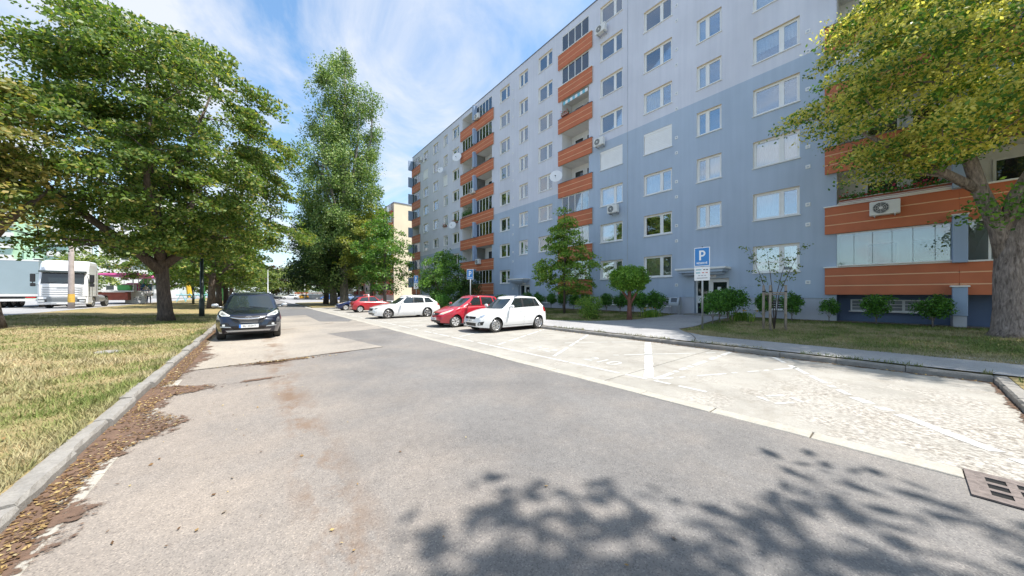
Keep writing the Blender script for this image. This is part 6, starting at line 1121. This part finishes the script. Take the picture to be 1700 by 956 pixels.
MB().tube([(1.27, .6, 1.15), (1.285, .6, 3.95)], .02, 5).build('strap', Mt['far_white'], tr_); MB().box(-1.28, 1.28, -.01, .03, 3.9, 4.02).build('top_rail', Mt['far_white'], tr_)
# ------------------------------------------------------------------ the dismantled funfair
rd = empty('funfair_trailer', (-12.2, 56, .455), 0, 'red funfair ride trailer with pink awning behind the truck', 'trailer'); MB().cbox(-1.1, 1.1, 0, 4.2, .45, 1.35, .03).build('red_skirt', Mt['red_box'], rd); MB().box(-1.3, 1.6, -.3, 9, 1.4, 1.55).build('deck', Mt['far_white'], rd); MB().cbox(-1.1, 1.1, 4.8, 9, .4, 1.35, .03).build('rear_box', Mt['far_white'], rd)
mb = MB(); mb.loft([[(-1.4, -.3, 3.3), (2.2, -.3, 3.3), (2.2, 11, 3.3), (-1.4, 11, 3.3)], [(-1.4, -.3, 3.42), (2.0, -.3, 3.6), (2.0, 11, 3.6), (-1.4, 11, 3.42)]]); mb.build('pink_awning', Mt['pink'], rd)
for yy_ in (0, 2.2, 4.4, 6.6, 8.8): MB().tube([(1.5, yy_, 1.55), (1.5, yy_, 3.35)], .035, 6).build('awning_post', Mt['far_white'], rd)
for z_ in (1.95, 2.3): MB().tube([(1.5, 0, z_), (1.5, 8.8, z_)], .025, 5).build('handrail', Mt['far_white'], rd)
for k, m_ in enumerate(('gr_arm', 'cloth', 'pink', 'cyan', 'gr_arm')): MB().cbox(.2, 1.2, .4+1.7*k, 1.5+1.7*k, 1.55, 2.2+.15*(k % 3), .08).build('ride_car', Mt[m_], rd)
big_wheel(rd, 1.0, 7.2, .45, .45); big_wheel(rd, 1.0, 3.0, .45, .45)
bm_ = empty('ride_boom', (-12.5, 66, .455), 0, 'green lattice boom of a funfair ride rising behind the pink awning', 'boom'); MB().cbox(-.6, .6, -.6, .6, 0, 1.6, .05).build('boom_base', Mt['far_white'], bm_); MB().tube([(0, 0, 1.5), (3.4, .4, 6.6)], [.42, .30], 8).build('boom_arm', Mt['gr_arm'], bm_)
ya_ = empty('ride_boom', (-7.6, 70, .455), 0, 'yellow ride arm standing on a pale blue frame right of the big maple', 'boom'); MB().tube([(0, 0, .6), (-.35, 0, 4.2)], [.34, .22], 8).build('boom_arm', Mt['yel_arm'], ya_)
for q in (-.9, 0, .9, 1.8): MB().tube([(q-.5, -.3, 0), (q, -.3, 1.3), (q+.5, -.3, 0)], .07, 6).build('frame_strut', Mt['cyan'], ya_)
MB().tube([(-1.5, -.3, 1.0), (2.4, -.3, 1.0)], .07, 6).build('frame_rail', Mt['cyan'], ya_)
gf_ = empty('funfair_gantry', (-5.2, 76, .4), 0, 'green funfair gantry seen between lamp post and big maple', 'gantry')
for q in (-1.3, 1.0): MB().tube([(q, 0, 0), (q, 0, 3.0)], .12, 6).build('frame_post', Mt['gr_arm'], gf_)
MB().tube([(-1.3, 0, 2.9), (1.0, 0, 2.9)], .12, 6).build('frame_beam', Mt['gr_arm'], gf_); MB().tube([(-1.3, 0, .8), (1.0, 0, 2.8)], .08, 6).build('frame_brace', Mt['gr_arm'], gf_)
wb_ = empty('white_board', (-10.8, 57.2, .455), R(12), 'white board with small black marks leaning on the red trailer', 'board'); MB().cbox(-.75, .75, -.03, .03, .05, 1.5, .01).build('panel', Mt['cloth'], wb_)
for q in (-.4, 0, .4):
    for z_ in (.45, .65): MB().tube([(q-.12, -.04, z_), (q+.0, -.04, z_+.07), (q+.12, -.04, z_)], .03, 4).build('mark', Mt['ink'], wb_)
# person by the trailer
def person():
    V = [(0, 0, .95), (0, 0, 1.15), (0, .01, 1.38), (0, .0, 1.50), (0, -.02, 1.60), (0, -.03, 1.70), (.10, 0, .90), (.12, -.02, .50), (.13, .02, .09), (.13, -.12, .04), (-.10, 0, .90), (-.13, .05, .50), (-.14, .10, .09), (-.14, -.03, .04),
         (.19, .01, 1.40), (.26, -.03, 1.12), (.20, -.26, 1.02), (.14, -.34, 1.03), (-.19, .01, 1.40), (-.26, -.03, 1.12), (-.20, -.26, 1.02), (-.14, -.34, 1.03)]
    E = [(0, 1), (1, 2), (2, 3), (3, 4), (4, 5), (0, 6), (6, 7), (7, 8), (8, 9), (0, 10), (10, 11), (11, 12), (12, 13), (2, 14), (14, 15), (15, 16), (16, 17), (2, 18), (18, 19), (19, 20), (20, 21)]
    Rr = [.15, .14, .15, .055, .085, .085, .09, .065, .045, .04, .09, .065, .045, .04, .06, .048, .036, .035, .06, .048, .036, .035]
    me = bpy.data.meshes.new('p'); me.from_pydata(V, E, []); o = bpy.data.objects.new('p', me); C.objects.link(o); o.modifiers.new('s', 'SKIN'); sv = me.skin_vertices[0].data
    for i, q in enumerate(Rr): sv[i].radius = (q, q*.8 if i < 3 else q); sv[i].use_root = i == 0
    ss = o.modifiers.new('u', 'SUBSURF'); ss.levels = 2; ss.render_levels = 2; dg = bpy.context.evaluated_depsgraph_get(); dg.update(); m2 = bpy.data.meshes.new_from_object(o.evaluated_get(dg)); bpy.data.objects.remove(o)
    m2.materials.clear()
    for k in ('jeans', 'shirt', 'skin', 'black'): m2.materials.append(Mt[k])
    for p in m2.polygons:
        c = p.center; p.use_smooth = True; p.material_index = 3 if c.z < .09 else (0 if c.z < .97 and abs(c.y) < .2 else (2 if c.z > 1.49 or c.y < -.12 else 1))
    e = empty('person', (-10.3, 60.8, .455), R(15), 'person in blue jeans holding a white sheet by the trailer', 'person'); inst('body', m2, e)
    MB().lathe([(.02, 1.80), (.07, 1.785), (.10, 1.73), (.103, 1.67), (.09, 1.64)], 14).build('hair', Mt['hairm'], e, (0, -.02, 0), smooth=True); MB().cbox(-.38, .38, -.42, -.36, .85, 1.25, .015).build('white_sheet', Mt['cloth'], e, (0, 0, 0), (R(-14), 0, 0))
    MB().lathe([(.001, -.02), (.014, 0), (.001, .03)], 6, 'z', (0, -.118, 1.67)).build('nose', Mt['skin'], e)
    for sx_ in (1, -1): MB().lathe([(.001, -.012), (.012, 0), (.001, .012)], 6, 'z', (sx_*.033, -.108, 1.695)).build('eye', Mt['ink'], e)
person()
# ------------------------------------------------------------------ far buildings and wall
def far_block(name, label, x0, x1, y0, y1, h, wallm, sidem, panelm, floors, front_cols, side_cols, z0=0):
    e = empty(name, ((x0+x1)/2, (y0+y1)/2, z0), 0, label, 'building'); cx_, cy_ = (x0+x1)/2, (y0+y1)/2; a, b, c_, d_ = x0-cx_, x1-cx_, y0-cy_, y1-cy_
    MB().quad((a, d_, 0), (a, c_, 0), (a, c_, h), (a, d_, h)).quad((b, c_, 0), (b, d_, 0), (b, d_, h), (b, c_, h)).quad((b, d_, 0), (a, d_, 0), (a, d_, h), (b, d_, h)).build('wall', wallm, e); MB().quad((a, c_, 0), (b, c_, 0), (b, c_, h), (a, c_, h)).build('end_wall', sidem, e)
    rf_ = MB().box(a-.1, b+.1, c_-.1, d_+.1, h, h+.25).build('roof', Mt['coping'], e); fh = (h-1.6)/floors
    wm = MB().box(-.04, .05, -.8, .8, 0, 1.4).mesh('window', Mt['white']); pm_ = MB().box(-.06, -.035, -.70, .70, .1, 1.3).mesh('pane', Mt['carglass']); bmm = MB().box(-.6, .0, -1.6, 1.6, 0, 1.15).mesh('balcony', panelm); bg_ = MB().box(-.5, -.42, -1.55, 1.55, 1.15, fh-.1).mesh('pane', Mt['glass2'])
    for n in range(floors):
        z = 1.5+n*fh
        for (y, k) in front_cols:
            if k == 'w': w = inst('window', wm, e, (a, y-cy_, z+.8)); inst('pane', pm_, w)
            else: w = inst('balcony', bmm, e, (a, y-cy_, z-.1)); inst('pane', bg_, w)
        for (x, k) in side_cols:
            if k == 'w': w = inst('window', wm, e, (x-cx_, c_, z+.8), (0, 0, math.pi/2)); inst('pane', pm_, w)
            else: w = inst('balcony', bmm, e, (x-cx_, c_, z-.1), (0, 0, math.pi/2)); inst('pane', bg_, w)
    return e
far_block('far_apartment_block', 'beige apartment block with red balcony panels behind the trees', 27.1, 39, 79.8, 130, 24.2, Mt['rose'], Mt['beige'], Mt['red_panel'], 8, [(82, 'b'), (86, 'w'), (89, 'b'), (93, 'w'), (96.5, 'b'), (100, 'w'), (104, 'w'), (108, 'b'), (112, 'w'), (116, 'b'), (121, 'w')], [])
far_block('far_apartment_block', 'white apartment block with balconies seen left of the big maple trunk', -33, -19, 140, 152, 30, Mt['far_white'], Mt['far_white'], Mt['far_white'], 10, [(144, 'w')], [(-31, 'w'), (-28.3, 'w'), (-25, 'b'), (-21, 'b')], .4)
far_block('far_apartment_block', 'mint green apartment block behind the white truck', -62, -42, 142, 156, 27, Mt['far_green'], Mt['far_green'], Mt['far_white'], 9, [(150, 'w')], [(-60, 'w'), (-56.5, 'b'), (-52, 'w'), (-48.5, 'b'), (-44.5, 'w')], .4)
far_block('far_apartment_block', 'white and green block between the mint and white blocks', -41, -34.5, 128, 142, 25, Mt['far_white'], Mt['far_green'], Mt['far_white'], 8, [], [(-39, 'w'), (-36.2, 'b')], .4)
lw = empty('low_wall', (12.5, 122, 0), 0, 'low pale wall with an orange top rail at the far end', 'wall'); MB().box(-2.2, 7, -.15, .15, 0, 1.55).build('wall', Mt['far_white'], lw); MB().box(-2.3, 7.1, -.2, .2, 1.75, 2.1).build('top_rail', Mt['orange'], lw)
for q in np.arange(-2, 7, 1.5): MB().box(q-.06, q+.06, -.06, .06, 1.55, 1.75).build('rail_post', Mt['orange'], lw)
